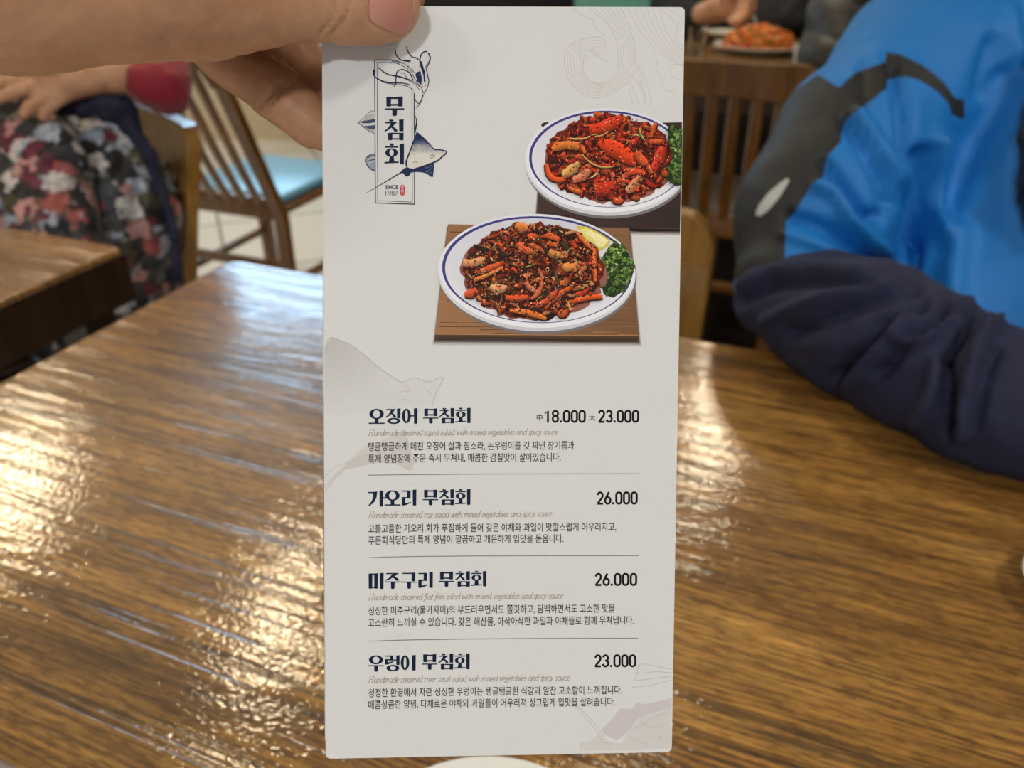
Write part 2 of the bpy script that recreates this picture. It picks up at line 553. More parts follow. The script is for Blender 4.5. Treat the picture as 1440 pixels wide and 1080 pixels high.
DEPTH = 0.70
c0 = corner + E2 * 0.62 - E1 * (DEPTH / 2)
make_table(c0, 1.24, DEPTH, 'glossy golden brown wooden table in front, beneath the held menu')
cn = onz(176, 347, TZ)
c1 = cn - E2 * 0.60 - E1 * 0.36
make_table(c1, 1.20, 0.72, 'dark edged wooden table at the left beside the person in floral clothes', thick=0.012, aprond=0.075, inset=0.002)
pl = onz(1065, 68, TZ + .012)
c2 = E1 * (2.74 + .52) + E2 * (pl @ E2 - 0.28)
bt = make_table(c2, 1.30, 1.04, 'brown wooden table at the back carrying the salad platter')
MB().box(-.56, .56, .30, .325, .02, .6155).build('shade_board', M['apron'], bt, smooth=False)  # dark board added to stand in for the shade under the table

# ------------------------------------------------------------------ chairs
def make_chair(label, loc, rz, wood, seat='seat_dark', H=0.83, Wd=0.44, slats=5, lean=0.10, gusset=0.03):
    """local: origin on the floor under the seat, facing +y, back at -y"""
    t = thing('dining_chair', label, 'chair', (loc[0], loc[1], 0), rz, 'wooden dining chairs')
    m = M[wood]
    hw = Wd / 2
    def by(z): return -0.20 - max(0, (z - 0.42)) / (H - 0.42) * lean
    s = MB().box(-hw + .012, hw - .012, -.195, .215, .425, .445, .004)
    s.build('seat_frame', m, t)
    MB().box(-hw + .03, hw - .03, -.18, .205, .446, .475, .012).build('seat', M[seat], t)
    for sx in (-1, 1):
        x = sx * (hw - .022)
        MB().box(x - .02, x + .02, .17, .21, 0, .4245, .006).build('leg', m, t)
        pr = []
        pts = [(x, -.24, 0), (x, -.205, .25), (x, -.20, .42), (x, by(.6), .6), (x, by(H - .06), H - .06)]
        p = MB()
        V = []; Fc = []
        for i, (a, b, c) in enumerate(pts):
            V += [(a - .019, b - .022, c), (a + .019, b - .022, c), (a + .019, b + .0045, c), (a - .019, b + .0045, c)]
        for i in range(len(pts) - 1):
            for k in range(4):
                k2 = (k + 1) % 4
                Fc.append([i * 4 + k, i * 4 + k2, i * 4 + 4 + k2, i * 4 + 4 + k])
        Fc += [[3, 2, 1, 0], [16, 17, 18, 19]]
        p.add(V, Fc).build('back_post', m, t)
        MB().box(x - .009, x + .009, -.2, .172, .19, .215, .003).build('side_stretcher', m, t)
    # top rail: one bent board with rounded shoulders running down into the posts
    g = gusset
    out = []
    for i in range(7):
        a = math.radians(90 * i / 6); out.append((hw - .05 + .05 * math.cos(a), H - .05 + .05 * math.sin(a)))
    for i in range(7):
        a = math.radians(90 + 90 * i / 6); out.append((-hw + .05 + .05 * math.cos(a), H - .05 + .05 * math.sin(a)))
    zb = H - .085
    out += [(-hw, zb - g - .03), (-hw + .042, zb - g - .03)]
    out += [(-hw + .05, zb - g * .5), (-hw + .08, zb - .006), (-hw + .13, zb + .002), (0, zb + .006), (hw - .13, zb + .002), (hw - .08, zb - .006), (hw - .05, zb - g * .5)]
    out += [(hw - .042, zb - g - .03), (hw, zb - g - .03)]
    def curve(x): return -0.028 * (1 - (x / hw) ** 2)
    # strips so the board can bow
    xs = np.linspace(-hw, hw, 25)
    def top(x):
        d = hw - abs(x)
        return H if d >= .05 else H - .05 + math.sqrt(max(0, .05 ** 2 - (.05 - d) ** 2))
    def bot(x):
        d = hw - abs(x)
        pts = [(0, zb - g - .03), (.040, zb - g - .03), (.05, zb - g * .45), (.08, zb - .008), (.13, zb), (hw, zb + .004)]
        return float(np.interp(d, [q[0] for q in pts], [q[1] for q in pts]))
    V, Fc = [], []
    xs = np.unique(np.concatenate([xs, [-hw + .0405, hw - .0405, -hw + .05, hw - .05, -hw + .01, hw - .01, -hw + .003, hw - .003]]))
    for x in xs:
        zt, z0 = top(x), bot(x)
        yt, y0 = by(zt) + curve(x), by(z0) + curve(x)
        V += [(x, y0 + .006, z0), (x, yt + .006, zt), (x, yt - .024, zt), (x, y0 - .024, z0)]
    for i in range(len(xs) - 1):
        for k in range(4):
            k2 = (k + 1) % 4
            Fc.append([i * 4 + k, i * 4 + k2, i * 4 + 4 + k2, i * 4 + 4 + k])
    Fc += [[0, 1, 2, 3], [len(V) - 1, len(V) - 2, len(V) - 3, len(V) - 4]]
    o = MB().add(V, Fc).build('top_rail', m, t)
    md = o.modifiers.new('edge', 'BEVEL'); md.width = 0.005; md.segments = 2; md.limit_method = 'ANGLE'
    MB().box(-hw + .043, hw - .043, -.224, -.20, .41, .475, .004).build('rear_rail', m, t)
    MB().box(-hw + .043, hw - .043, -.222, -.205, .245, .275, .004).build('rear_stretcher', m, t)
    for i in range(slats):
        x = (-1 + 2 * (i + .5) / slats) * (hw - .055)
        za, zc = .46, zb + .02
        MB().tube([(x, by(.46) - .008, za), (x, by(.6) - .012 + curve(x) * .4, .6), (x, by(zc) - .008 + curve(x), zc)], [.016, .0165, .0155], 8, 1.0, 0.55).build('slat', m, t)
    return t

def chair_at(back_right, rz, hw):
    """floor origin from the world point of one post"""
    return back_right

rzA = TA
# chair tucked under the back table, back to the viewer
pr = onz(1158, 110, .855)
e2 = np.array([math.cos(rzA), math.sin(rzA), 0]); e1 = np.array([-math.sin(rzA), math.cos(rzA), 0])
oa = pr - e2 * .22 + e1 * .30
make_chair('brown slatted wooden chair at the back table, its back toward the viewer', oa, rzA, 'chair_brown', H=.885, slats=6)
# chair across the front table, facing the viewer, shoulder of its back right of the menu
rzB = TA + math.pi
pb = W(1000, 380, 1.03)
e2 = np.array([math.cos(rzB), math.sin(rzB), 0]); e1 = np.array([-math.sin(rzB), math.cos(rzB), 0])
ob = pb + e2 * .22 + e1 * .27
make_chair('golden wooden chair across the front table, half hidden behind the menu', ob, rzB, 'chair_gold', H=.83, gusset=.05)
# chair under the person in floral clothes
rzC = math.radians(136)
pc = W(268, 215, 1.50)
e2 = np.array([math.cos(rzC), math.sin(rzC), 0]); e1 = np.array([-math.sin(rzC), math.cos(rzC), 0])
oc = pc + e2 * .20 + e1 * .30
make_chair('golden wooden chair under the person in floral clothes', oc, rzC, 'chair_gold', H=.83)
# empty slatted chair behind
rzD = TA
pd = onz(394, 292, .45)
e2 = np.array([math.cos(rzD), math.sin(rzD), 0]); e1 = np.array([-math.sin(rzD), math.cos(rzD), 0])
od = pd - e2 * .20 + e1 * .21
make_chair('empty slatted wooden chair with blue light painted into its pale seat on the light floor', od, rzD, 'chair_brown', 'seat_vinyl', H=.95, slats=6, lean=.20)

# ------------------------------------------------------------------ people
def eye(v): return np.eye(3)

def head_prims(c, f, s=1.0):
    """c: centre of the head, f: facing direction (unit, horizontal)"""
    c = np.asarray(c, float); f = np.asarray(f, float); u = np.array([0, 0, 1.0]); r = np.cross(f, u)
    R = np.stack([r, f, u], 1)
    g = lambda a, b, d: c + s * (a * r + b * f + d * u)
    P = [('e', g(0, -.012, .025), (.074 * s, .092 * s, .088 * s), R), ('e', g(0, .022, -.05), (.056 * s, .064 * s, .07 * s), R),
         ('c', g(0, .092, .0), g(0, .108, -.03), .008 * s, .013 * s, .012), ('c', g(-.03, .078, .012), g(.03, .078, .012), .012 * s, .012 * s, .02),
         ('c', g(-.018, .088, -.062), g(.018, .088, -.062), .008 * s, .008 * s, .012), ('e', g(0, .075, -.095), (.022 * s, .018 * s, .016 * s), R),
         ('e', g(-.078, -.01, -.01), (.010 * s, .020 * s, .030 * s), R), ('e', g(.078, -.01, -.01), (.010 * s, .020 * s, .030 * s), R),
         ('c', g(0, -.02, -.05), g(0, -.035, -.17), .052 * s, .058 * s, .03)]
    return P, g, R

hair_mat = simple('dark brown hair', lin((34, 24, 18)), 0.45, 0.3, 120, 0.4, 300)
eye_mat = simple('dark eye', lin((30, 24, 20)), 0.15, 0.1)

def add_head(parent, c, f, body_extra, name='body', long_hair=False, extra_hair=None, h=.008, k=.03):
    P, g, R = head_prims(c, f)
    V, Fc = surface(P + body_extra, h, k)
    b = mobj(name, V, Fc, M['skin_far'], parent, True, True)
    hp = [('e', g(0, -.024, .04), (.083, .098, .09), R), ('e', g(0, -.06, -.02), (.074, .06, .085), R)]
    if long_hair: hp += [('c', g(0, -.06, -.05), g(0, -.085, -.24), .07, .06), ('c', g(-.06, -.04, .0), g(-.085, -.03, -.2), .04, .03), ('c', g(.06, -.04, .0), g(.085, -.03, -.2), .04, .03)]
    if extra_hair: hp += extra_hair
    V, Fc = surface(hp, .008, .02)
    N = normals_of(V, Fc)
    V = wrinkle(V, N, .004, 40, 3, (1, 1, .3))
    mobj('hair', V, Fc, hair_mat, parent, True, True)
    for sx in (-1, 1):
        q = g(sx * .032, .080, .0)
        MB().lathe([(0, .008), (.005, .0065), (.008, 0), (.005, -.0065), (0, -.008)], 12, q).build('eye', eye_mat, parent, True, True)
    return b

# ---- person in the blue jacket
def cloth_blue():
    m = NT('blue jacket shell with charcoal panel')
    band = m.n('Attribute', attribute_name='band').outputs['Fac']
    logo = m.n('Attribute', attribute_name='logo').outputs['Fac']
    f = m.noise(m.coord(), 8, 3)
    blue = m.mix(f, rgb(6, 108, 188), rgb(14, 126, 208))
    c = m.mix(m.math('LESS_THAN', band, 0.0), blue, rgb(30, 33, 35))
    c = m.mix(m.math('LESS_THAN', logo, 0.0), c, rgb(190, 196, 196))
    w = m.n('TexWave', {'Vector': m.coord(), 'Scale': 700.0}).outputs['Fac']
    m.set(Base_Color=c, Roughness=0.62, Normal=m.bump(w, 0.08, 0.0004))
    return m.m
M['navy'] = simple('navy knit sleeve', lin((30, 34, 64)), 0.85, 0.15, 60, 0.3, 900)
M['trousers'] = simple('dark trousers', lin((26, 27, 32)), 0.8, 0.15, 40)

bp = thing('person', 'person in a blue jacket with charcoal arrow, navy forearm resting on the front table', 'person', (0.66, 1.02, 0))
upper = chain([(1112, 395, .915, 74), (1145, 300, .95, 98), (1203, 205, .985, 101), (1290, 118, 1.02, 118)])
torso = chain([(1310, 110, 1.03, 112), (1430, 40, 1.07, 130), (1560, 60, 1.07, 120)], .06) + \
        chain([(1310, 300, .99, 66), (1335, 430, .95, 80)], .05) + chain([(1475, 120, 1.06, 180), (1500, 330, 1.0, 196), (1510, 470, .97, 200)], .05)
other = chain([(1620, 110, 1.0, 110), (1700, 280, .93, 90), (1730, 400, .88, 80)])
V, Fc = surface(upper + torso + other, .006, .045)
N = normals_of(V, Fc)
V = wrinkle(V, N, .004, 9, 1)
V = folds(V, N, [
    ([(1262, 96), (1272, 170), (1282, 260), (1284, 340)], -.013, 9),
    ([(1190, 168), (1216, 205), (1240, 250), (1250, 285)], -.012, 9), ([(1205, 160), (1240, 215), (1262, 250)], .009, 9),
    ([(1160, 225), (1185, 260), (1215, 300), (1240, 305)], -.013, 8), ([(1150, 262), (1175, 275), (1200, 315), (1240, 350)], .010, 9),
    ([(1110, 305), (1160, 320), (1215, 360), (1240, 372)], -.010, 9), ([(1105, 330), (1150, 345), (1200, 372)], .006, 8),
    ([(1300, 215), (1306, 260), (1290, 330), (1280, 370)], -.020, 10), ([(1318, 200), (1316, 270), (1330, 330)], .012, 13),
    ([(1210, 95), (1212, 120), (1216, 148)], -.007, 5), ([(1247, 78), (1254, 95), (1256, 120)], -.007, 5),
    ([(1396, 60), (1380, 130), (1410, 100)], -.008, 12), ([(1440, 95), (1400, 150), (1370, 200), (1330, 290)], -.008, 16),
    ([(1420, 20), (1430, 70), (1440, 110)], .006, 12), ([(1350, 330), (1340, 400), (1350, 440)], .010, 18)], 1.5)
p2 = proj(V)
band = sdpoly(p2, [(1247, 73), (1262, 75), (1277, 82), (1296, 91), (1313, 103), (1330, 119), (1342, 137), (1350, 140), (1356, 136), (1356, 170), (1331, 157), (1339, 151), (1330, 141),
                   (1320, 130), (1307, 121), (1293, 113), (1278, 108), (1262, 107), (1248, 113), (1246, 125), (1230, 138), (1215, 148), (1190, 167), (1184, 184), (1182, 200), (1163, 220),
                   (1157, 250), (1142, 257), (1131, 277), (1117, 300), (1105, 312), (1103, 380), (1000, 400), (960, 330), (1060, 170), (1150, 104), (1180, 124), (1193, 110), (1207, 100), (1225, 94), (1246, 87)])
logo = sdpoly(p2, [(1062, 303), (1066, 290), (1080, 272), (1098, 256), (1113, 246), (1108, 258), (1096, 277), (1080, 296), (1068, 305)])
jk = mobj('jacket', V, Fc, cloth_blue(), bp, True, True, {'band': band, 'logo': logo})
jk['label'] = 'blue jacket with charcoal arrow panel'
fore = chain([(1098, 420, .895, 64), (1150, 436, .862, 78), (1215, 462, .808, 92), (1300, 510, .752, 95), (1380, 552, .712, 92), (1450, 585, .690, 86), (1540, 625, .662, 70)])
V, Fc = surface(fore, .0048, .02)
N = normals_of(V, Fc)
V = wrinkle(V, N, .005, 14, 5)
V = folds(V, N, [
    ([(1040, 400), (1090, 382), (1150, 378), (1210, 384)], .006, 9), ([(1036, 425), (1090, 402), (1150, 396), (1220, 400)], -.007, 8),
    ([(1080, 450), (1130, 430), (1190, 412), (1250, 405)], .007, 9), ([(1110, 470), (1160, 450), (1220, 425), (1290, 402)], -.009, 9),
    ([(1195, 548), (1225, 510), (1262, 470), (1275, 445)], .011, 9), ([(1180, 530), (1205, 500), (1250, 455), (1300, 425)], -.010, 9),
    ([(1240, 520), (1275, 480), (1320, 450), (1335, 430)], -.010, 9), ([(1268, 480), (1300, 478), (1330, 452)], .010, 8),
    ([(1330, 505), (1338, 490), (1350, 475), (1365, 450)], -.013, 7), ([(1330, 505), (1335, 550), (1340, 610)], -.012, 7),
    ([(1350, 610), (1362, 540), (1380, 480), (1400, 460)], .010, 9), ([(1345, 430), (1362, 440), (1380, 462)], .009, 8),
    ([(1372, 600), (1386, 540), (1402, 490)], -.006, 6), ([(1290, 590), (1310, 560), (1318, 520)], .007, 12)], 1.7)
V[:, 2] = np.maximum(V[:, 2], TZ + .001)
fs = mobj('sleeve', V, Fc, M['navy'], bp, True, True)
fs['label'] = 'navy blue forearm sleeve'
hf = np.array([-.30, -.95, 0]); hf /= np.linalg.norm(hf)
def skim(prims, k, px, py, d, lift):
    for _ in range(80):
        q = float(sdf_eval(np.array([W(px, py, d)], np.float32), prims, k)[0])
        if q < lift: break
        d += max((q - lift) * .6, 2e-4)
    return d
lock = chain([(1500, -190, 1.02, 24)] + [(x, y, skim(upper + torso + other, .045, x, y, .6, .008), r) for x, y, r in ((1492, -40, 22), (1480, 90, 23), (1464, 190, 25), (1459, 260, 23), (1455, 338, 8))])
hd = W(1450, -260, 1.10)
hand = chain([(1535, 622, .664, 52), (1575, 636, .650, 42), (1628, 640, .632, 27)]) + chain([(1560, 645, .652, 40), (1620, 688, .622, 27)]) + chain([(1628, 640, .632, 26), (1620, 688, .622, 26)])
for (x, y, d, l) in ((1640, 622, .634, .85), (1648, 646, .626, 1.0), (1645, 671, .618, .95), (1634, 695, .611, .75)):
    hand += chain([(x - 12, y, d, 15), (x + 42 * l, y + 10, d - .008, 13.5), (x + 78 * l, y + 26, d - .016, 12), (x + 98 * l, y + 40, d - .022, 10)], .004)
hand += chain([(1580, 690, .632, 19), (1604, 726, .614, 16), (1640, 748, .600, 12)], .006)
def rest(p, r): return np.array([p[0], p[1], TZ + r + .003])
hand = [('c', rest(q[1], q[3]), rest(q[2], q[4])) + tuple(q[3:]) if i > 1 else q for i, q in enumerate(hand)]
add_head(bp, hd, hf, chain([(1450, -120, 1.10, 60), (1450, -40, 1.08, 66)]))
o = bp.children[-4]
V, Fc = surface(hand, .0022, .010)
mobj('hand', V, Fc, M['skin_far'], bp, True, True)
V, Fc = surface(lock, .005, .01); N = normals_of(V, Fc); V = wrinkle(V, N, .003, 60, 8, (1, 1, .25))
mobj('hair_lock', V, Fc, hair_mat, bp, True, True)
hipb = W(1510, 470, .97); hipb[2] = .545
legs = [('c', hipb + E2 * -.09, hipb + E2 * -.1 - E1 * .40 + np.array([0, 0, .0]), .070, .062), ('c', hipb + E2 * .09, hipb + E2 * .1 - E1 * .40 + np.array([0, 0, .0]), .070, .062)]
for sx in (-1, 1):
    kn = hipb + E2 * .1 * sx - E1 * .40; ft = kn.copy(); ft[2] = .07
    legs += [('c', kn, ft, .066, .045), ('c', ft + np.array([0, 0, -.025]), ft - E1 * .16 + np.array([0, 0, -.03]), .042, .036)]
legs += [('c', hipb, hipb + np.array([0, 0, .16]), .15, .15)]
V, Fc = surface(legs, .009, .03)
mobj('trousers', V, Fc, M['trousers'], bp, True, True)

# ---- person in floral clothes on the left
def cloth_floral():
    m = NT('floral quilted cloth')
    c = m.coord()
    d = m.n('TexNoise', {'Vector': c, 'Scale': 55.0, 'Detail': 5.0}).outputs['Color']
    w = m.n('VectorMath', {0: c, 1: m.n('VectorMath', {0: d, 'Scale': 0.05}, operation='SCALE').outputs[0]}, operation='ADD').outputs[0]
    v = m.n('TexVoronoi', {'Vector': w, 'Scale': 30.0, 'Randomness': 1.0})
    r = m.n('SeparateColor', {'Color': v.outputs['Color']}).outputs[0]
    col = m.ramp(r, [(0.0, lin((20, 20, 26))), (0.30, lin((50, 54, 60))), (0.43, lin((178, 192, 208))), (0.58, lin((204, 152, 144))), (0.66, lin((112, 36, 58))),
                     (0.76, lin((216, 212, 208))), (0.88, lin((80, 74, 48))), (0.95, lin((168, 84, 80)))], 'CONSTANT')
    v2 = m.n('TexVoronoi', {'Vector': w, 'Scale': 110.0})
    r2 = m.n('SeparateColor', {'Color': v2.outputs['Color']}).outputs[1]
    petal = m.ramp(r2, [(0.0, (0.5, 0.5, 0.54)), (0.35, (0.8, 0.8, 0.8)), (0.6, (1.15, 1.1, 1.1))], 'CONSTANT')
    col = m.mix(0.8, col, petal, 'MULTIPLY')
    edge = m.ramp(v.outputs['Distance'], [(0.55, (1, 1, 1)), (0.8, (0.12, 0.12, 0.14))])
    m.set(Base_Color=m.mix(0.8, col, edge, 'MULTIPLY'), Roughness=0.5, Sheen_Weight=0.2, Normal=m.bump(m.noise(c, 160, 3), 0.4, 0.001))
    return m.m
fl = thing('person', 'person in floral padded clothes and a red sleeve sitting at the left table', 'person', (-0.84, 1.40, 0))
V, Fc = surface(chain([(120, 430, 1.56, 118), (108, 300, 1.50, 132), (55, 215, 1.46, 100)]) + chain([(-60, 190, 1.52, 106), (-20, 330, 1.52, 118), (20, 400, 1.57, 96)]) +
                chain([(-10, 170, 1.40, 62), (70, 250, 1.37, 70), (90, 350, 1.36, 66)], .02) + chain([(-60, 60, 1.52, 110), (60, 40, 1.56, 90)]), .008, .05)
N = normals_of(V, Fc)
V = wrinkle(V, N, .012, 10, 2)
V = folds(V, N, [([(105, 150), (130, 215), (150, 290), (158, 330)], -.020, 11), ([(30, 130), (80, 190), (130, 240)], .012, 16), ([(30, 240), (70, 290), (90, 330)], -.012, 13), ([(200, 260), (190, 330), (190, 400)], -.008, 10)])
q = mobj('padded_garment', V, Fc, cloth_floral(), fl, True, True); q['label'] = 'padded garment with a floral print on black'
navy_f = simple('dark navy scarf cloth', lin((34, 36, 60)), 0.8, 0.35, 30, 0.4, 300)
V, Fc = surface(chain([(72, 152, 1.36, 9), (105, 144, 1.36, 17), (145, 140, 1.365, 20), (170, 152, 1.375, 18), (186, 176, 1.39, 11), (206, 215, 1.40, 9), (228, 272, 1.43, 8), (244, 330, 1.46, 8), (250, 390, 1.50, 8)], .015), .006, .015)
N = normals_of(V, Fc); V = wrinkle(V, N, .010, 22, 4)
mobj('scarf', V, Fc, navy_f, fl, True, True)
V, Fc = surface(chain([(208, 117, 1.365, 30), (234, 122, 1.375, 32), (214, 20, 1.45, 48), (150, -40, 1.52, 60)], .02), .006, .015)
N = normals_of(V, Fc); V = wrinkle(V, N, .006, 16, 6)
q = mobj('sleeve', V, Fc, simple('crimson knit sleeve', lin((140, 8, 38)), 0.7, 0.15, 60, 0.3, 700, Sheen_Weight=0.3), fl, True, True); q['label'] = 'crimson sleeve'
hp = chain([(206, 108, 1.375, 22), (165, 106, 1.35, 24), (130, 110, 1.33, 20), (95, 118, 1.315, 23)], .01)
for pts in ([(92, 106, 1.31, 10), (50, 108, 1.29, 9), (15, 114, 1.285, 8), (-15, 122, 1.285, 7)], [(90, 118, 1.305, 10), (50, 122, 1.285, 9), (15, 132, 1.28, 8), (-10, 142, 1.28, 7)],
            [(86, 128, 1.305, 10), (58, 138, 1.29, 9), (42, 150, 1.285, 8), (34, 160, 1.285, 7)], [(90, 136, 1.31, 9), (72, 148, 1.30, 8), (64, 156, 1.30, 7), (60, 164, 1.30, 6)],
            [(110, 108, 1.31, 11), (80, 98, 1.29, 10), (52, 96, 1.28, 8)]):
    hp += chain(pts, .006)
V, Fc = surface(hp, .003, .01)
mobj('hand', V, Fc, M['skin_far'], fl, True, True)
ff = np.array([-.69, -.72, 0])
add_head(fl, W(20, -150, 1.55), ff, chain([(20, -60, 1.56, 42), (20, 0, 1.56, 50)]), long_hair=True)
hipc = np.array([oc[0], oc[1], .545])
fd = np.array([-math.sin(rzC), math.cos(rzC), 0]); sd = np.array([math.cos(rzC), math.sin(rzC), 0])
legs = [('c', hipc + np.array([0, 0, .0]), hipc + np.array([0, 0, .15]), .15, .16)]
for sx in (-1, 1):
    kn = hipc + sd * .1 * sx + fd * .36 + np.array([0, 0, .0]); ft = kn.copy(); ft[2] = .07
    legs += [('c', hipc + sd * .09 * sx, kn, .070, .062), ('c', kn, ft, .062, .045), ('c', ft + np.array([0, 0, -.025]), ft + fd * .15 + np.array([0, 0, -.03]), .042, .035)]
V, Fc = surface(legs, .009, .03)
mobj('trousers', V, Fc, M['trousers'], fl, True, True)

# ---- far people
black_puff = simple('black quilted nylon', lin((30, 29, 29)), 0.6, 0.1, 20, Sheen_Weight=0.1)
dark_cloth = simple('near black wool', lin((17, 19, 27)), 0.8, 0.2, 40)

pf = thing('person', 'person in a black quilted puffer jacket behind the blue jacket shoulder', 'person', tuple(onz(1260, 160, .45)[:2]) + (0,))
V, Fc = surface(chain([(1175, 40, 2.28, 42), (1172, 95, 2.24, 44), (1190, 150, 2.25, 45), (1170, 190, 2.40, 34)], .05) + chain([(1200, 20, 2.36, 62), (1300, -10, 2.42, 90), (1400, 20, 2.42, 62)]) +
                chain([(1300, 40, 2.42, 105), (1300, 200, 2.35, 112)]) + chain([(1425, 60, 2.35, 44), (1430, 160, 2.25, 42)], .05), .012, .07)
N = normals_of(V, Fc)
pp = proj(V)
ridge = np.abs(np.sin((pp[:, 1] - .35 * (pp[:, 0] - 1200)) * math.pi / 62)) ** .6
V = V + N * (.014 * (ridge - .6))[:, None]
V = wrinkle(V, N, .004, 12, 9)
mobj('puffer_jacket', V, Fc, black_puff, pf, True, True)
ph = W(1300, -190, 2.50)
add_head(pf, ph, np.array([.30, .95, 0]) / 1.0, chain([(1300, -110, 2.48, 30), (1300, -60, 2.45, 32)]))
hipp = W(1300, 200, 2.35); hipp[2] = .545
def seated_legs(hip, f, name='trousers'):
    s = np.array([f[1], -f[0], 0]); L = [('c', hip, hip + np.array([0, 0, .14]), .15, .15)]
    for sx in (-1, 1):
        kn = hip + s * .1 * sx + f * .38; ft = kn.copy(); ft[2] = .07
        L += [('c', hip + s * .09 * sx, kn, .070, .062), ('c', kn, ft, .062, .045), ('c', ft + np.array([0, 0, -.025]), ft + f * .15 + np.array([0, 0, -.03]), .042, .035)]
    return surface(L, .010, .03)
V, Fc = seated_legs(hipp, E1)
mobj('trousers', V, Fc, M['trousers'], pf, True, True)

fp = thing('person', 'person in dark clothes behind the back table holding a spoon to the salad', 'person', tuple(onz(1050, 110, .45)[:2]) + (0,))
V, Fc = surface(chain([(1060, 60, 3.62, 66), (1055, -30, 3.68, 72), (1055, -90, 3.72, 60)]) + chain([(1000, -80, 3.62, 34), (950, 10, 3.45, 30), (960, 30, 3.30, 24), (990, 22, 3.18, 17)], .05) +
                chain([(1108, -80, 3.62, 34), (1112, -10, 3.50, 28), (1105, 30, 3.40, 24), (1082, 48, 3.40, 16)], .05), .014, .06)
N = normals_of(V, Fc); V = wrinkle(V, N, .01, 12, 11)
mobj('pullover', V, Fc, dark_cloth, fp, True, True)
hp = chain([(988, 20, 3.17, 15), (1008, 12, 3.12, 17), (1030, 10, 3.08, 17)], .015)
for i, (a, b) in enumerate(((1056, 4), (1056, 12), (1052, 19), (1044, 25))):
    hp += chain([(1034, 3 + i * 7, 3.06, 7), (a, b, 3.02, 6.2), (a - 8, b + 6, 2.99, 5.6), (a - 16, b + 4, 3.0, 5)], .012)
hp += chain([(1020, -2, 3.05, 8), (1042, -6, 3.0, 7), (1056, 0, 2.98, 6)], .012)
V, Fc = surface(hp, .006, .016)
mobj('hand', V, Fc, M['skin_far'], fp, True, True)
add_head(fp, W(1055, -210, 3.72), np.array([-.15, -.98, 0]), chain([(1055, -150, 3.72, 19), (1055, -110, 3.72, 22)]))
hipf = W(1060, 60, 3.62); hipf[2] = .545
V, Fc = seated_legs(hipf, -E1)
mobj('trousers', V, Fc, M['trousers'], fp, True, True)
# chairs that carry the far guests and the blue jacket
def chair_under(hip, f, label, wood='chair_brown'):
    rz = math.atan2(-f[0], f[1])
    return make_chair(label, (hip[0] - f[0] * .0, hip[1] - f[1] * .0), rz, wood, H=.78, lean=.06)
chair_under(hipb, -E1, 'wooden chair under the person in the blue jacket', 'chair_gold')
chair_under(hipp, E1, 'wooden chair under the person in the puffer jacket')
chair_under(hipf, -E1, 'wooden chair under the person in dark clothes behind the back table')

# spoon in the far hand
sp = thing('spoon', 'metal spoon in the hand above the salad platter', 'spoon', tuple(W(1066, 42, 3.02)))
steel = simple('brushed steel', lin((190, 188, 184)), 0.25, 0.05, Metallic=1.0)
MB().tube([W(1044, -12, 2.98), W(1056, 12, 3.0), W(1066, 36, 3.02)], [.004, .005, .006], 8).build('handle', steel, sp, True, True)
V, Fc = surface([('e', W(1069, 46, 3.03), (.013, .022, .024), np.eye(3))], .004, .01)
mobj('bowl', V, Fc, steel, sp, True, True)

# ------------------------------------------------------------------ tableware on the back table
def lathe_plate(name, label, cat, loc, r, h, sx=1.0, sy=1.0, rz=0, group=None):
    o = MB().lathe([(0, .004), (r * .55, .004), (r * .66, .007), (r * .97, h), (r, h + .002), (r * .985, h + .004), (r * .95, h + .003), (r * .66, .0115), (r * .55, .0085), (0, .008)], 72, sx=sx, sy=sy).add([], []) \
        .lathe([(r * .5, 0), (r * .52, 0), (r * .53, .005), (r * .49, .005), (r * .5, 0)], 48, sx=sx, sy=sy).build(name, M['white_china'])
    o.location = loc; o.rotation_euler = (0, 0, rz)
    return tag(o, label, cat, group)

pc0 = onz(1065, 70, TZ + .012)
lathe_plate('platter', 'white oval platter of orange salad on the back table', 'plate', (pc0[0], pc0[1], TZ + .0005), .17, .026, 1.0, .80, TA)
V, Fc = surface([('e', np.array([pc0[0], pc0[1], TZ + .035]), (.115, .085, .062), np.eye(3)), ('e', np.array([pc0[0] - .06, pc0[1], TZ + .025]), (.07, .065, .035), np.eye(3)),
                 ('e', np.array([pc0[0] + .06, pc0[1] + .01, TZ + .026]), (.07, .065, .04), np.eye(3))], .006, .03)
V = V[:]; N = normals_of(V, Fc); V = wrinkle(V, N, .014, 40, 12)
V[:, 2] = np.maximum(V[:, 2], TZ + .0125)
def salad_mat():
    m = NT('spicy salad')
    v = m.n('TexVoronoi', {'Vector': m.coord(), 'Scale': 60.0})
    r = m.n('SeparateColor', {'Color': v.outputs['Color']}).outputs[0]
    m.set(Base_Color=m.ramp(r, [(0, lin((206, 104, 30))), (.35, lin((228, 138, 48))), (.6, lin((186, 80, 26))), (.78, lin((150, 128, 48))), (.88, lin((236, 164, 90)))], 'CONSTANT'), Roughness=0.35)
    return m.m
sal = salad_mat()
ss = MB().add(V, Fc)
for i in range(90):
    a = rng.uniform(0, 6.28); r = rng.uniform(0, 1) ** .5
    x, y = pc0[0] + .12 * r * math.cos(a), pc0[1] + .085 * r * math.sin(a)
    z = TZ + .02 + .078 * math.sqrt(max(0, 1 - r * r)) * .95
    b = rng.uniform(0, 6.28); l = rng.uniform(.015, .035)
    ss.tube([(x - l * math.cos(b), y - l * math.sin(b), z - .004), (x, y, z + .006), (x + l * math.cos(b), y + l * math.sin(b), z - .006)], .0035, 6)
sl = ss.build('salad', sal)
tag(sl, 'heap of orange red spicy salad on the white platter', 'food', kind='stuff')

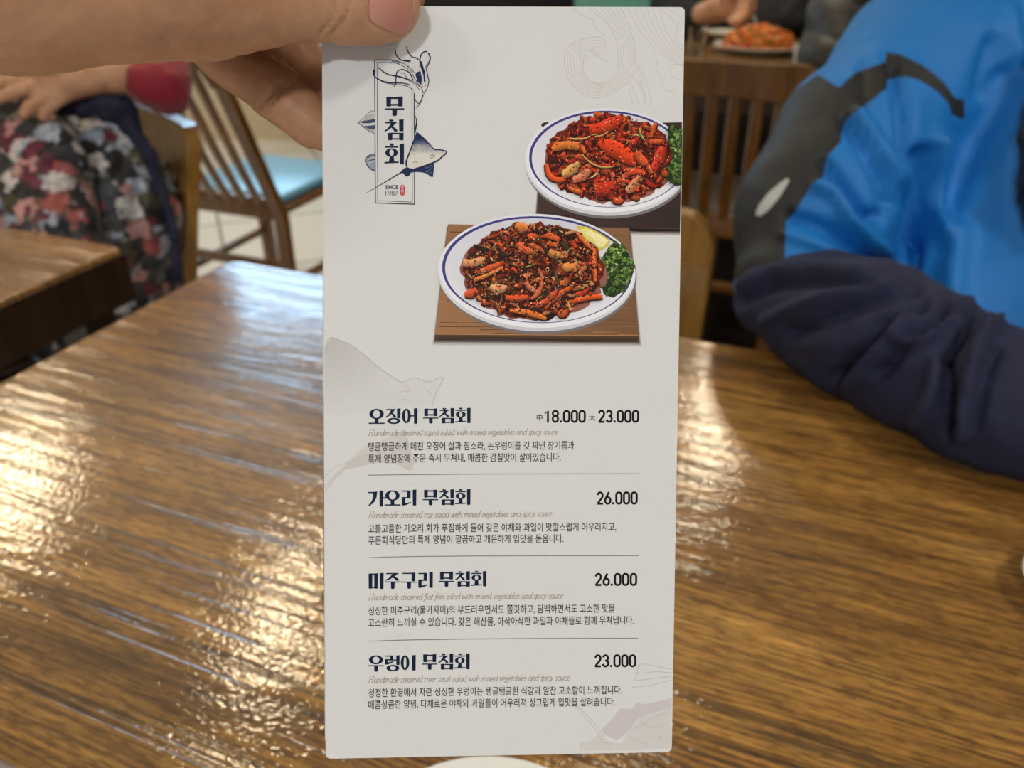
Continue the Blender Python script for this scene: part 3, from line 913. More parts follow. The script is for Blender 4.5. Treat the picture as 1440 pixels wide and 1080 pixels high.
gl = NT('clear glass'); gl.set(Base_Color=(0.95, 0.97, 0.98, 1), Roughness=0.02, Transmission_Weight=1.0, IOR=1.45)
gp = onz(978, 76, TZ)
g = MB().lathe([(0, .0), (.028, 0), (.035, .095), (.0315, .095), (.0245, .016), (0, .016)], 40).build('drinking_glass', gl.m)
g.location = (gp[0], gp[1], TZ + .0005)
tag(g, 'clear drinking glass left of the salad platter', 'glass')
bp2 = onz(1020, 58, TZ)
o = MB().lathe([(0, 0), (.04, 0), (.04, .006), (.09, .034), (.088, .037), (.036, .010), (0, .009)], 56).build('side_bowl', M['white_china'])
o.location = (bp2[0] - .0, bp2[1] + .02, TZ + .0005)
tag(o, 'white shallow bowl behind the salad platter', 'bowl')
cpnt = onz(1126, 88, TZ)
o = MB().lathe([(0, 0), (.024, 0), (.032, .055), (.030, .055), (.022, .006), (0, .006)], 40).build('cup', M['white_china'])
o.location = (cpnt[0], cpnt[1], TZ + .0005)
tag(o, 'small white cup at the near corner of the back table', 'cup')

# pale carton on the floor under the back table, dark bench along the wall
bx = onz(997, 272, 0.0)
o = thing('carton', 'small cream carton on the floor beyond the brown chair', 'box', (bx[0], bx[1], 0), TA)
MB().box(-.05, .05, -.05, .05, .0005, .155, .003).build('box_body', simple('cream card', lin((214, 190, 120)), 0.7, 0.08), o, smooth=False)
MB().box(-.012, .012, -.051, .051, .155, .1556).build('tape', simple('pale tape', lin((200, 170, 110)), 0.3), o, smooth=False)

bench_mat = simple('dark leatherette', lin((20, 22, 28)), 0.45, 0.15, 30)
be = thing('bench', 'long dark bench against the mint wall at the back', 'bench', (-.05, 4.62, 0))
MB().box(-.95, .40, -.26, .20, .40, .48, .02).build('seat', bench_mat, be)
MB().box(-.95, .40, .16, .26, .4805, 1.05, .02).build('backrest', bench_mat, be)
MB().box(-.93, .38, -.22, .22, .0005, .3995).build('base', M['apron'], be, smooth=False)

# ------------------------------------------------------------------ plates on the front table
dp = onz(681, 1064, TZ + .022)
lathe_plate('plate', 'white plate on the front table under the lower edge of the menu', 'plate', (dp[0] + .002, dp[1] - .085, TZ + .0005), .085, .020)
rp = onz(1437, 826, TZ + .02)
lathe_plate('dish', 'small white dish at the right edge of the front table', 'plate', (rp[0] + .0535, rp[1] + .002, TZ + .0005), .045, .016)

# ------------------------------------------------------------------ the menu
d_tl, d_tr, d_bl = .2315, .2332, .2425
A = np.array([[453, 9, 1], [963, 10, 1], [458, 1067, 1]], float)
CO = np.linalg.solve(A, np.array([1 / d_tl, 1 / d_tr, 1 / d_bl]))
def mdepth(px, py): return 1.0 / (CO[0] * px + CO[1] * py + CO[2])
_p = [W(453, 9, mdepth(453, 9)), W(963, 10, mdepth(963, 10)), W(458, 1067, mdepth(458, 1067))]
MN = np.cross(_p[2] - _p[0], _p[1] - _p[0]); MN /= np.linalg.norm(MN)
if MN @ (CAM - _p[0]) < 0: MN = -MN
def mpt(px, py, off=0.0): return W(px, py, mdepth(px, py)) + MN * off

menu = thing('menu', 'tall white menu card printed with two salad dishes and prices, held above the front table', 'menu', tuple(mpt(700, 1062, -.002)))
TL, TR, BR, BL = np.array((452.5, 8.5)), np.array((963.0, 10.0)), np.array((944.5, 1057.5)), np.array((458, 1067))
def sheet_outline(TL, TR, BR, BL, r):
    out = []
    cs = [TL, TR, BR, BL]
    for i, c in enumerate(cs):
        rr = r[i]
        a = cs[i - 1] - c; b = cs[(i + 1) % 4] - c
        a = a / np.linalg.norm(a); b = b / np.linalg.norm(b)
        if rr <= 0: out.append(tuple(c)); continue
        for t in np.linspace(0, 1, 6):
            out.append(tuple((1 - t) ** 2 * (c + a * rr) + 2 * t * (1 - t) * c + t * t * (c + b * rr)))
    return out
ol = sheet_outline(TL, TR, BR, BL, (2, 7, 8, 8))
front = MB().prism(ol, lambda a, b: mpt(a, b, 0), lambda a, b: mpt(a, b, -.0005)).build('front_leaf', M['paper'], menu, False, True)
ol2 = [(454, 11, -.0007), (700, 9, -.0007), (962, 11, -.0007), (952, 550, -.0012), (942, 1052, -.002), (700, 1050, -.004), (450, 1055, -.007), (449.5, 900, -.005), (451.5, 500, -.002)]
V = [mpt(a, b, c) for a, b, c in ol2] + [mpt(a, b, c - .0005) for a, b, c in ol2]; n = len(ol2)
Fc = [list(range(n)), list(range(n, 2 * n))[::-1]] + [[(i + 1) % n, i, n + i, n + (i + 1) % n] for i in range(n)]
MB().add(V, Fc).build('back_leaf', M['paper'], menu, False, True)

class Print:
    """flat ink on the paper, laid out in the photograph's pixels of the menu"""
    def __init__(s, off=4e-5, step=0.0): s.v = []; s.f = []; s.c = []; s.off = off; s.step = step
    def poly(s, pts, col=None, cols=None):
        n = len(s.v)
        for i, (x, y) in enumerate(pts):
            s.v.append(mpt(min(x, 961.8 - (y - 10) * .0177), y, s.off)); s.c.append(lin(cols[i] if cols is not None else col) if (col is not None or cols is not None) else (0, 0, 0))
        s.f.append(list(range(n, n + len(pts)))); s.off += s.step
    def mesh(s, pts, faces):
        n = len(s.v)
        for x, y in pts: s.v.append(mpt(x, y, s.off)); s.c.append((0, 0, 0))
        s.f += [[i + n for i in f] for f in faces]
    def strip(s, L, R, cl=None, cr=None):
        """ribbon between two point lists"""
        n = len(s.v); m = len(L)
        for P, c in ((L, cl), (R, cr)):
            for x, y in P:
                s.v.append(mpt(min(x, 961.8 - (y - 10) * .0177), y, s.off)); s.c.append(lin(c) if c is not None else (0, 0, 0))
        for i in range(m - 1): s.f.append([n + i, n + i + 1, n + m + i + 1, n + m + i])
        s.off += s.step
    def stroke(s, pts, w, w1=None, col=None, sm=True, taper=False, edge=None):
        P = smooth2(pts) if sm else np.asarray(pts, float)
        if w1 is None: w1 = w
        t = np.gradient(P, axis=0); t /= np.linalg.norm(t, axis=1)[:, None] + 1e-9
        nn = np.stack([-t[:, 1], t[:, 0]], 1)
        u = np.linspace(0, 1, len(P))
        ww = (w + (w1 - w) * u)
        if taper: ww = ww * (np.sin(np.pi * np.clip(u, .02, .98)) ** .6)
        s.strip(P + nn * ww[:, None] / 2, P - nn * ww[:, None] / 2, col, edge if edge is not None else col)
    def ring(s, cx, cy, rx, ry, ix, iy, col=None, dx=0, dy=0, n=40, a0=0, a1=360):
        a = np.radians(np.linspace(a0, a1, n + 1))
        s.strip(np.stack([cx + rx * np.cos(a), cy + ry * np.sin(a)], 1), np.stack([cx + dx + ix * np.cos(a), cy + dy + iy * np.sin(a)], 1), col, col)
    def ell(s, cx, cy, rx, ry, col, n=40, rot=0, jit=0, col2=None):
        a = np.linspace(0, 2 * math.pi, n, endpoint=False); c, k = math.cos(rot), math.sin(rot)
        pts = []
        for q in a:
            j = 1 + (rng.uniform(-jit, jit) if jit else 0)
            x, y = rx * j * math.cos(q), ry * j * math.sin(q)
            pts.append((cx + x * c - y * k, cy + x * k + y * c))
        if col2 is not None: s.poly(pts, cols=[np.array(col) * (1 - (.5 - .5 * math.sin(q))) + np.array(col2) * (.5 - .5 * math.sin(q)) for q in a])
        else: s.poly(pts, col)
    def build(s, name, mat, parent=None):
        return mobj(name, s.v, s.f, mat, parent or front, False, True, colors=np.array(s.c) if mat == M['print'] else None)

# ---- Korean display lettering drawn stroke by stroke (unit box, y down)
def g_R(x0, y0, x1, y1): return ('p', [(x0, y0), (x1, y0), (x1, y1), (x0, y1)])
def g_P(*p): return ('p', list(p))
def g_E(*a): return ('e', a)
def vst(x0, y0, x1, y1): return g_P((x0, y0 + 2), (x1, y0), (x1 - 1, y1 - 2), (x1 - 4, y1), (x0 + 3, y1), (x0 + 1, y1 - 3))
def jieut(x, w, y0, y1, top=8):
    return [g_R(x + w * .05, y0, x + w * .92, y0 + top), g_P((x + w * .48, y0 + top), (x + w * .84, y0 + top), (x + w * .62, y0 + (y1 - y0) * .5), (x + w * .30, y0 + (y1 - y0) * .82), (x + w * .02, y1), (x - w * .02, y1 - 5), (x + w * .26, y0 + (y1 - y0) * .62)),
            g_P((x + w * .46, y0 + (y1 - y0) * .48), (x + w * .58, y0 + (y1 - y0) * .40), (x + w * .86, y0 + (y1 - y0) * .66), (x + w * 1.0, y1 - 5), (x + w * .9, y1), (x + w * .76, y1 - 1), (x + w * .62, y0 + (y1 - y0) * .72))]
def rieul(x, w, y0, y1, st=20):
    m = (y0 + y1) / 2 - 2
    return [g_R(x, y0, x + w, y0 + 8), g_P((x + w - st, y0), (x + w, y0), (x + w, m + 6), (x + w - st, m + 6)), g_R(x, m - 3, x + w, m + 6), g_P((x, m), (x + st, m), (x + st, y1 - 12), (x + w * 1.04, y1 - 22), (x + w * 1.06, y1 - 15), (x + st, y1 + 1), (x + 4, y1 + 2), (x, y1 - 3))]
GL = {
 '무': [vst(8, 3, 33, 53), vst(68, 2, 93, 53), g_R(20, 6, 80, 15), g_R(20, 40, 80, 49), g_R(0, 62, 100, 69), g_P((38, 66), (63, 66), (62, 97), (56, 101), (45, 101), (39, 97))],
 '침': [g_P((22, 0), (46, 3), (44, 11), (24, 11))] + jieut(0, 66, 13, 60, 7) + [vst(73, 0, 97, 58), vst(16, 64, 40, 101), vst(73, 64, 97, 101), g_R(26, 65, 88, 72), g_R(26, 91, 88, 98)],
 '회': [g_P((24, -1), (46, 1), (44, 11), (26, 10)), g_R(0, 13, 68, 20), g_E(34, 44, 32, 21, 11, 15), g_P((25, 62), (45, 62), (48, 88), (20, 88)), g_P((-2, 88), (70, 86), (70, 93), (-2, 96)), vst(75, 0, 98, 100)],
 '오': [g_E(50, 35, 46, 33, 22, 25), g_P((38, 66), (62, 66), (62, 92), (38, 92)), g_R(0, 91, 101, 99)],
 '징': jieut(4, 66, 4, 60, 8) + [vst(74, 0, 97, 64), g_E(54, 81, 42, 20, 20, 11)],
 '어': [g_E(29, 50, 28, 47, 9, 36), g_R(56, 46, 78, 54), vst(76, 0, 99, 101)],
 '가': [g_R(0, 11, 52, 19), g_P((30, 11), (58, 8), (54, 45), (38, 76), (6, 103), (0, 98), (22, 70), (32, 42)), vst(72, 2, 96, 104), g_R(94, 44, 114, 54)],
 '리': rieul(4, 56, 4, 98, 22) + [vst(74, -2, 98, 100)],
 '미': [vst(0, 3, 25, 101), vst(36, 2, 60, 101), g_R(10, 5, 50, 13), g_R(10, 89, 50, 97), vst(72, 0, 97, 103)],
 '주': jieut(4, 90, 2, 52, 8) + [g_R(-2, 56, 102, 63), g_P((38, 60), (63, 60), (62, 100), (56, 104), (44, 104), (39, 100))],
 '구': [g_R(8, 2, 90, 10), g_P((66, 2), (90, 0), (90, 50), (84, 56), (66, 56)), g_R(-2, 58, 102, 65), g_P((38, 60), (63, 60), (62, 100), (56, 104), (44, 104), (39, 100))],
 '우': [g_E(50, 29, 46, 29, 22, 20), g_R(-2, 64, 102, 71), g_P((38, 66), (63, 66), (62, 102), (56, 106), (44, 106), (39, 102))],
 '렁': rieul(4, 52, 2, 60, 18) + [g_R(56, 28, 78, 35), vst(76, 0, 98, 64), g_E(54, 84, 42, 21, 20, 12)],
 '이': [g_E(28, 50, 28, 48, 9, 37), vst(73, 0, 98, 101)],
}
def lettering(pr, text, x0, x1, y0, y1, x0b=None, adv=None, drop=0.0):
    n = len(text); pitch = (x1 - x0) / n; w = pitch * .95
    for i, ch in enumerate(text):
        gx = x0 + i * pitch
        for kind, a in GL[ch]:
            f = lambda p: (gx + p[0] / 100 * w, y0 + p[1] / 100 * (y1 - y0) - drop * (gx - x0) / 100)
            if kind == 'p': pr.poly([f(p) for p in a])
            else:
                cx, cy, rx, ry, ix, iy = a
                t = np.linspace(0, 2 * math.pi, 33)
                pr.strip([f((cx + rx * math.cos(q), cy + ry * math.sin(q))) for q in t], [f((cx + ix * math.cos(q), cy + iy * math.sin(q))) for q in t])
            pr.off += 2e-7

for w1, b1, w2, b2 in (('오징어', (518.5, 588.5, 574.5, 596.3), '무침회', (594.8, 663.4, 573.8, 595.3)), ('가오리', (517.8, 587.2, 689.3, 711.5), '무침회', (594.5, 663.2, 688.0, 710.3)),
                       ('미주구리', (518.3, 610.4, 805.5, 827.5), '무침회', (617.0, 685.5, 803.2, 825.0)), ('우렁이', (518.0, 586.3, 921.5, 943.2), '무침회', (593.3, 662.2, 919.2, 941.5))):
    p = Print(5e-5)
    lettering(p, w1, b1[0], b1[1], b1[2], b1[3], drop=1.2)
    lettering(p, w2, b2[0], b2[1], b2[2], b2[3], drop=.8)
    p.build('dish_name', M['ink_navy'])

# ---- running text from the built-in font
def text_mesh(s, bold=0.0):
    c = bpy.data.curves.new('t', 'FONT'); c.body = s; c.offset = bold; c.resolution_u = 3
    o = bpy.data.objects.new('t', c); COL.objects.link(o)
    dg = bpy.context.evaluated_depsgraph_get()
    me = bpy.data.meshes.new_from_object(o.evaluated_get(dg))
    v = np.array([q.co[:2] for q in me.vertices]); f = [list(q.vertices) for q in me.polygons]
    bpy.data.objects.remove(o); bpy.data.curves.remove(c); bpy.data.meshes.remove(me)
    return v, f
def put_text(pr, s, x0, x1, yl, yr, h, bold=0.0, bow=1.2):
    """yl/yr: optical centre line at both ends; h: height of the tall glyphs in px"""
    v, f = text_mesh(s, bold)
    X = x0 + (v[:, 0] - v[:, 0].min()) / (np.ptp(v[:, 0])) * (x1 - x0)
    u = (X - 518) / 380
    base = yl + (yr - yl) * (X - x0) / max(1, (x1 - x0)) + bow * (np.clip(.25 - u, 0, 1) / .25) ** 2 * .6
    Y = base - (v[:, 1] - 0.38) * h / 0.86
    pr.mesh(np.stack([X, Y], 1), f)

DESC = [
 [('탱글탱글하게 데친 오징어 살과 참소라, 논우렁이를 갓 짜낸 참기름과', 518, 807.5, 627.5, 626), ('특제 양념장에 주문 즉시 무쳐내, 매콤한 감칠맛이 살아있습니다.', 518, 788.5, 644.5, 642.5)],
 [('고들고들한 가오리 회가 푸짐하게 들어 갖은 야채와 과일이 맛깔스럽게 어우러지고,', 518, 866.5, 743, 740.5), ('푸른회식당만의 특제 양념이 깔끔하고 개운하게 입맛을 돋웁니다.', 518, 792.5, 759.3, 757)],
 [('싱싱한 미주구리(물가자미)의 부드러우면서도 쫄깃하고, 담백하면서도 고소한 맛을', 518, 864.5, 858.3, 855), ('고스란히 느끼실 수 있습니다. 갖은 해산물, 아삭아삭한 과일과 야채들로 함께 무쳐냅니다.', 518, 891.5, 875, 871.8)],
 [('청정한 환경에서 자란 싱싱한 우렁이는 탱글탱글한 식감과 알찬 고소함이 느껴집니다.', 518, 874.5, 973.8, 969.7), ('매콤상큼한 양념, 다채로운 야채와 과일들이 어우러져 싱그럽게 입맛을 살려줍니다.', 518, 864.5, 990.4, 986.3)]]
for d in DESC:
    p = Print(5e-5)
    for s, a, b, c, e in d: put_text(p, s, a, b, c, e, 11.6, 0.009)
    p.build('description', M['ink_text'])

# ---- italic captions, pen strokes (unit x-height = 1, y down from the x-height line)
def arc(cx, cy, rx, ry, a0, a1, n=9):
    a = np.radians(np.linspace(a0, a1, n)); return [(cx + rx * math.cos(q), cy + ry * math.sin(q)) for q in a]
IT = {
 'a': (.62, [arc(.28, .5, .26, .5, -60, -340, 14), [(.54, .02), (.50, .85), (.60, 1.0)]]), 'b': (.6, [[(.06, -.75), (.06, .9)], arc(.28, .5, .24, .5, 180, -180, 14)]),
 'c': (.5, [arc(.28, .5, .25, .5, -50, -310, 12)]), 'd': (.62, [arc(.28, .5, .26, .5, 0, 360, 14), [(.56, -.75), (.52, .85), (.6, 1.0)]]),
 'e': (.52, [[(.04, .52), (.36, .40), (.46, .18)] , arc(.28, .5, .25, .5, -40, -310, 13)]), 'f': (.36, [[(.46, -.7), (.30, -.76), (.20, -.4), (.14, .6), (.06, 1.3), (-.1, 1.4)], [(.0, .05), (.36, .05)]]),
 'g': (.58, [arc(.27, .32, .22, .32, 0, 360, 12), [(.2, .66), (.1, .85), (.4, 1.0), (.42, 1.3), (.15, 1.42), (-.05, 1.25), (.1, 1.02)]]), 'h': (.62, [[(.08, -.75), (.02, 1.0)], [(.06, .4), (.3, .02), (.48, .12), (.44, .8), (.56, 1.0)]]),
 'i': (.3, [[(.02, .1), (.12, .02), (.08, .85), (.2, 1.0)], [(.12, -.35), (.14, -.28)]]), 'l': (.3, [[(.12, -.75), (.08, .85), (.2, 1.0)]]),
 'm': (.95, [[(.0, .12), (.1, .02), (.04, 1.0)], [(.08, .4), (.28, .02), (.42, .12), (.36, 1.0)], [(.40, .4), (.60, .02), (.76, .12), (.70, .85), (.82, 1.0)]]),
 'n': (.64, [[(.0, .12), (.1, .02), (.04, 1.0)], [(.08, .4), (.3, .02), (.48, .12), (.42, .85), (.54, 1.0)]]), 'p': (.6, [[(.0, .12), (.1, .02), (-.02, 1.45)], arc(.28, .5, .25, .5, 180, 540, 14)]),
 'q': (.6, [arc(.28, .5, .26, .5, 0, 360, 14), [(.54, .0), (.46, 1.45)]]), 'r': (.44, [[(.0, .12), (.1, .02), (.04, 1.0)], [(.08, .4), (.24, .04), (.38, .06)]]),
 's': (.42, [[(.36, .12), (.2, 0), (.06, .2), (.18, .48), (.32, .72), (.2, .98), (.0, .88)]]), 't': (.36, [[(.2, -.35), (.08, .8), (.16, 1.0), (.28, .92)], [(.0, .05), (.32, .05)]]),
 'u': (.64, [[(.02, .1), (.1, .02), (.06, .8), (.2, 1.0), (.46, .6)], [(.52, .0), (.46, .85), (.58, 1.0)]]), 'v': (.54, [[(.0, .06), (.1, .02), (.2, 1.0), (.44, .4), (.42, .02)]]),
 'w': (.82, [[(.0, .06), (.1, .02), (.16, 1.0), (.42, .1), (.46, 1.0), (.74, .4), (.72, .02)]]), 'x': (.54, [[(.02, .08), (.16, .06), (.34, .95), (.5, .9)], [(.48, .04), (.02, 1.0)]]),
 'y': (.56, [[(.0, .06), (.12, .02), (.22, .95)], [(.48, .02), (.22, .95), (.05, 1.4), (-.08, 1.4)]]), 'H': (.95, [[(.14, -.7), (.02, 1.0)], [(.74, -.7), (.62, 1.0)], [(.08, .15), (.68, .15)], [(.04, -.7), (.26, -.7)], [(.64, -.7), (.86, -.7)], [(-.08, 1.0), (.14, 1.0)], [(.52, 1.0), (.74, 1.0)]]),
}
def caption(s, x0, x1, yl, yr, xh):
    p = Print(5e-5)
    tot = sum(.38 if c == ' ' else IT[c][0] for c in s); k = (x1 - x0) / tot; x = x0
    for c in s:
        if c == ' ': x += .38 * k; continue
        adv, st = IT[c]
        for q in st:
            P = []
            for a, b in q:
                X = x + a * k + (1 - b) * xh * .20
                base = yl + (yr - yl) * (X - x0) / (x1 - x0)
                P.append((X, base - (1 - b) * xh))
            p.stroke(P, .78, .78, sm=len(P) < 8)
        x += adv * k
    return p.build('caption', M['ink_caption'])
for n_, x1, yl, yr in (('squid', 784.5, 612.6, 611.3), ('ray', 776, 728.6, 726.0), ('flat fish', 791.5, 844.0, 841.5), ('river snail', 801, 959.9, 956.6)):
    caption('Handmade steamed %s salad with mixed vegetables and spicy sauce' % n_, 518.5, x1, yl, yr, 5.2)

# ---- prices, condensed numerals
DG = {
 '0': [[(.10, .30), (.10, .70)] , ],
}
def digit(c):
    def stad(y0, y1, x0=.13, x1=.87):
        r = .37; cx = .5
        return [(x1, y0 + r * .52)] + arc(cx, y0 + r * .55, r, r * .55, 0, -180, 9) + [(x0, y1 - r * .55)] + arc(cx, y1 - r * .55, r, r * .55, 180, 0, 9) + [(x1, y0 + r * .52)]
    if c == '0': return [stad(.06, .94)]
    if c == '1': return [[(.16, .26), (.55, .06), (.55, 1.0)]]
    if c == '8': return [stad(.06, .47, .16, .84), stad(.47, .94)]
    if c == '2': return [arc(.5, .30, .36, .24, -175, 15, 10) + [(.80, .45), (.14, .94)], [(.10, .94), (.92, .94)]]
    if c == '3': return [arc(.48, .28, .34, .22, -170, 90, 12), [(.40, .49), (.5, .49)], arc(.48, .71, .38, .23, -90, 170, 12)]
    if c == '6': return [[(.66, .03), (.30, .42), (.15, .62)], stad(.44, .94)]
    return []
def price(pr, s, x0, x1, y0, y1, w=2.9):
    n = sum(.45 if c == '.' else 1.0 for c in s); k = (x1 - x0) / n; x = x0
    for c in s:
        if c == '.':
            pr.poly([(x + .02 * k, y1 - 3), (x + .02 * k + 3, y1 - 3), (x + .02 * k + 3, y1), (x + .02 * k, y1)]); x += .45 * k; continue
        for q in digit(c):
            pr.stroke([(x + a * k * .92, y0 + b * (y1 - y0)) for a, b in q], w, sm=False); pr.off += 2e-7
        x += k
p = Print(5e-5)
price(p, '18.000', 765, 824.5, 576.8, 594.2); price(p, '23.000', 841, 899.5, 576.5, 594.2)
put_text(p, '中', 754.8, 762.8, 587, 587, 9.0, .006, 0); put_text(p, '大', 828.2, 837, 587.2, 587.2, 8.6, .004, 0)
p.build('price', M['ink_black'])
for s, a, b, c, d in (('26.000', 839, 897.5, 691.3, 709.3), ('26.000', 836.3, 896.8, 805.8, 823.6), ('23.000', 835.8, 895.5, 920.3, 938)):
    p = Print(5e-5); price(p, s, a, b, c, d); p.build('price', M['ink_black'])
for a in ([(518, 668.2), (600, 667.2), (700, 666.6), (898, 666.2)], [(518, 784.2), (580, 782.6), (700, 781.6), (898, 781.2)], [(518, 901.6), (580, 899.8), (700, 898.2), (897, 897.4)]):
    p = Print(5e-5); p.stroke(a, 1.0); p.build('divider_line', M['ink_line'])

# ---- logo
p = Print(5e-5)
def frame(pr, q, w):
    q = list(q) + [q[0]]
    for a, b in zip(q[:-1], q[1:]): pr.stroke([a, b], w, sm=False)
frame(p, [(526.8, 84.4), (582.4, 84.8), (583, 287.2), (528, 285.4)], 1.25)
frame(p, [(530.3, 87.8), (579.4, 88.2), (580, 284.2), (531.2, 282.2)], .7)
p.build('logo_frame', M['ink_navy'])
p = Print(6e-5)
for ch, x0, x1, y0, y1 in (('무', 541, 570.0, 135, 163), ('침', 541, 570.0, 167.8, 197), ('회', 541.3, 570.3, 201.9, 231.2)): lettering(p, ch, x0, x1, y0, y1)
p.build('logo_name', M['ink_navy'])
p = Print(6e-5); put_text(p, 'SINCE', 542, 559.8, 262.8, 262.8, 6.4, .03, 0); p.build('logo_word', M['ink_navy'])
p = Print(6e-5); put_text(p, '1987', 542.2, 560, 271, 271, 8.6, -.006, 0); p.build('logo_year', M['ink_text'])
p = Print(6e-5)
t = [(562.2 + 7.6 * (0.5 + .5 * a), b) for a, b in ()]
pts = arc(566, 264.2, 3.9, 4.2, 180, 360, 9) + arc(566, 270.8, 3.9, 4.2, 0, 180, 9)
p.poly(pts)
p.build('seal', M['ink_red'])
p = Print(8e-5)
for y in (263, 267.4, 271.5): p.stroke([(563.6, y), (568.4, y - .2)], .6)
for q in ([(566, 261.6), (566, 265)], [(564.4, 265), (567.6, 266)], [(564, 269.6), (567.8, 269.4)], [(564.2, 272.6), (566, 270.5), (568, 273)]): p.stroke(q, .6, sm=False)
p.build('seal_marks', M['paper'])

PAPER = (222, 218, 212)
def c1(x, y): return (500 + x / 10.286, 55 + y / 10.286)
def c2_(x, y): return (500 + x / 10.286, 140 + y / 10.286)
def c3(x, y): return (500 + x / 10.286, 215 + y / 10.286)
NAVY = (20, 34, 66)
p = Print(9e-5, 4e-7)                                                    # squid with curling arms
p.poly([c1(*q) for q in [(620, 310), (760, 320), (850, 260), (940, 300), (1000, 520), (1040, 620), (1000, 780), (940, 930), (880, 920), (840, 740), (770, 650), (860, 560), (700, 420)]], (216, 214, 208))
for q, a, b in ([(575, 145), (590, 230), (640, 290), (720, 320), (800, 320)], 1.0, 1.9), ([(735, 110), (765, 190), (820, 260), (870, 270), (910, 300)], 1.0, 2.0), \
    ([(1040, 180), (985, 190), (945, 240), (930, 310), (950, 400), (990, 520), (1000, 620)], 1.6, 2.4), ([(1055, 205), (1080, 270), (1060, 350), (1030, 420), (1040, 520), (1060, 600), (1040, 700), (990, 790)], 2.0, 1.0), \
    ([(1045, 330), (1005, 440), (1000, 560), (1010, 700)], .7, .9), ([(330, 410), (400, 470), (480, 515), (580, 530), (700, 560), (830, 610), (930, 690)], 1.7, 1.0), ([(470, 520), (600, 545), (730, 580), (850, 650), (930, 740)], .6, .9), \
    ([(262, 440), (265, 520), (330, 580), (450, 625), (580, 635), (700, 640), (790, 665)], 1.9, 1.2), ([(300, 565), (420, 630), (560, 655), (700, 670), (780, 700), (840, 740)], .7, .9), \
    ([(500, 360), (520, 345), (610, 355), (720, 410), (800, 470), (850, 560), (900, 640)], .9, 1.0), ([(520, 320), (640, 330), (760, 400), (860, 500), (900, 620)], 1.0, 1.0), \
    ([(585, 650), (585, 560), (600, 480), (650, 445), (720, 450), (790, 500), (830, 590)], 1.5, 1.5), ([(550, 695), (585, 650)], 1.2, .8), ([(640, 500), (690, 490), (750, 560)], .8, .8), \
    ([(850, 790), (860, 870), (910, 930), (950, 890), (980, 800)], 1.0, 1.6), ([(950, 900), (920, 950), (870, 1000)], 1.6, .6), ([(900, 640), (960, 720), (980, 790)], 1.0, 1.0), ([(940, 480), (960, 600), (970, 700)], .8, .8):
    p.stroke([c1(*z) for z in q], a, b, NAVY)
p.poly([c1(*q) for q in [(870, 490), (940, 460), (960, 560), (950, 670), (900, 620)]], (26, 44, 84))
p.poly([c1(*q) for q in [(920, 300), (960, 330), (1000, 470), (1000, 560), (960, 470)]], (24, 40, 76))
for i in range(70):
    u, v = rng.random(), rng.random()
    x = 640 + 290 * u; y = 320 + 60 * v + 150 * u * u * (.4 + .6 * v)
    p.ell(*c1(x, y), rng.uniform(.25, .7), rng.uniform(.25, .6), rng.choice([NAVY, NAVY, (230, 228, 222)]), 6)
p.build('squid_emblem', M['print'])
p = Print(9e-5, 4e-7)                                                    # ray with its long tail
p.stroke([c3(*q) for q in [(160, 577), (400, 440), (600, 320), (700, 260)]], .5, 2.2, NAVY)
p.poly([c3(*q) for q in [(860, 210), (1000, 185), (1130, 140), (1136, 210), (1120, 350), (1080, 345), (1030, 300), (960, 280), (850, 275), (800, 290)]], (28, 46, 86))
p.poly([c3(*q) for q in [(690, 295), (800, 280), (790, 320), (745, 348), (715, 330)]], (24, 40, 76))
p.poly([c3(*q) for q in [(640, 290), (700, 225), (760, 200), (900, 195), (860, 260), (760, 300)]], (24, 40, 76))
body = [(890, 475), (1000, 570), (1075, 650), (1140, 722), (1220, 728), (1310, 750), (1300, 790), (1250, 830), (1180, 890), (1000, 960), (850, 1010), (760, 985), (732, 940), (740, 880), (770, 800), (800, 720), (845, 590)]
def bc(x, y):
    t = np.clip((y - 480) / 330, 0, 1); a = np.array((30, 48, 92)); b = np.array((216, 212, 200)); return a + (b - a) * t ** .9
ctr = (900, 800)
for i in range(len(body)):
    a, b = body[i], body[(i + 1) % len(body)]
    p.poly([c2_(*a), c2_(*b), c2_(*ctr)], cols=[bc(*a), bc(*b), (220, 216, 204)])
p.poly([c2_(*q) for q in [(890, 475), (1000, 572), (1060, 635), (980, 650), (900, 640), (838, 640), (850, 580)]], cols=[(26, 44, 86)] * 3 + [(120, 128, 150), (100, 110, 138), (70, 84, 118), (26, 44, 86)])
for i in range(150):
    x, y = rng.uniform(780, 1080), rng.uniform(600, 760)
    if x - 890 < (y - 475) * 1.0 and x > 890 - (y - 475) * .35: p.ell(*c2_(x, y), .4, .35, (40, 58, 100), 6)
for i in range(40): p.ell(*c2_(rng.uniform(800, 1180), rng.uniform(780, 930)), .3, .3, (96, 92, 84), 5)
for q in ([(1070, 830), (1110, 800), (1150, 820)], [(1085, 850), (1120, 840), (1140, 800)], [(830, 920), (870, 900), (900, 930)]): p.stroke([c2_(*z) for z in q], .6, .6, (90, 84, 74))
p.stroke([c2_(*z) for z in [(890, 475), (1000, 570), (1075, 650), (1140, 722), (1220, 728), (1310, 750), (1300, 790), (1250, 830), (1180, 890), (1000, 960), (850, 1010)]], 1.0, 2.2, NAVY)
p.stroke([c2_(*z) for z in [(890, 475), (845, 590), (800, 720), (765, 810), (735, 900), (740, 970)]], 1.2, 2.4, NAVY)
for i in range(40): p.ell(*c3(rng.uniform(1000, 1120), rng.uniform(180, 330)), .4, .3, (170, 176, 190), 5)
p.build('ray_emblem', M['print'])
p = Print(9e-5, 4e-7)                                                    # shells and fish behind the frame
p.poly([c2_(*q) for q in [(40, 330), (150, 230), (230, 165), (280, 175), (280, 490), (200, 460), (110, 390)]], (206, 204, 198))
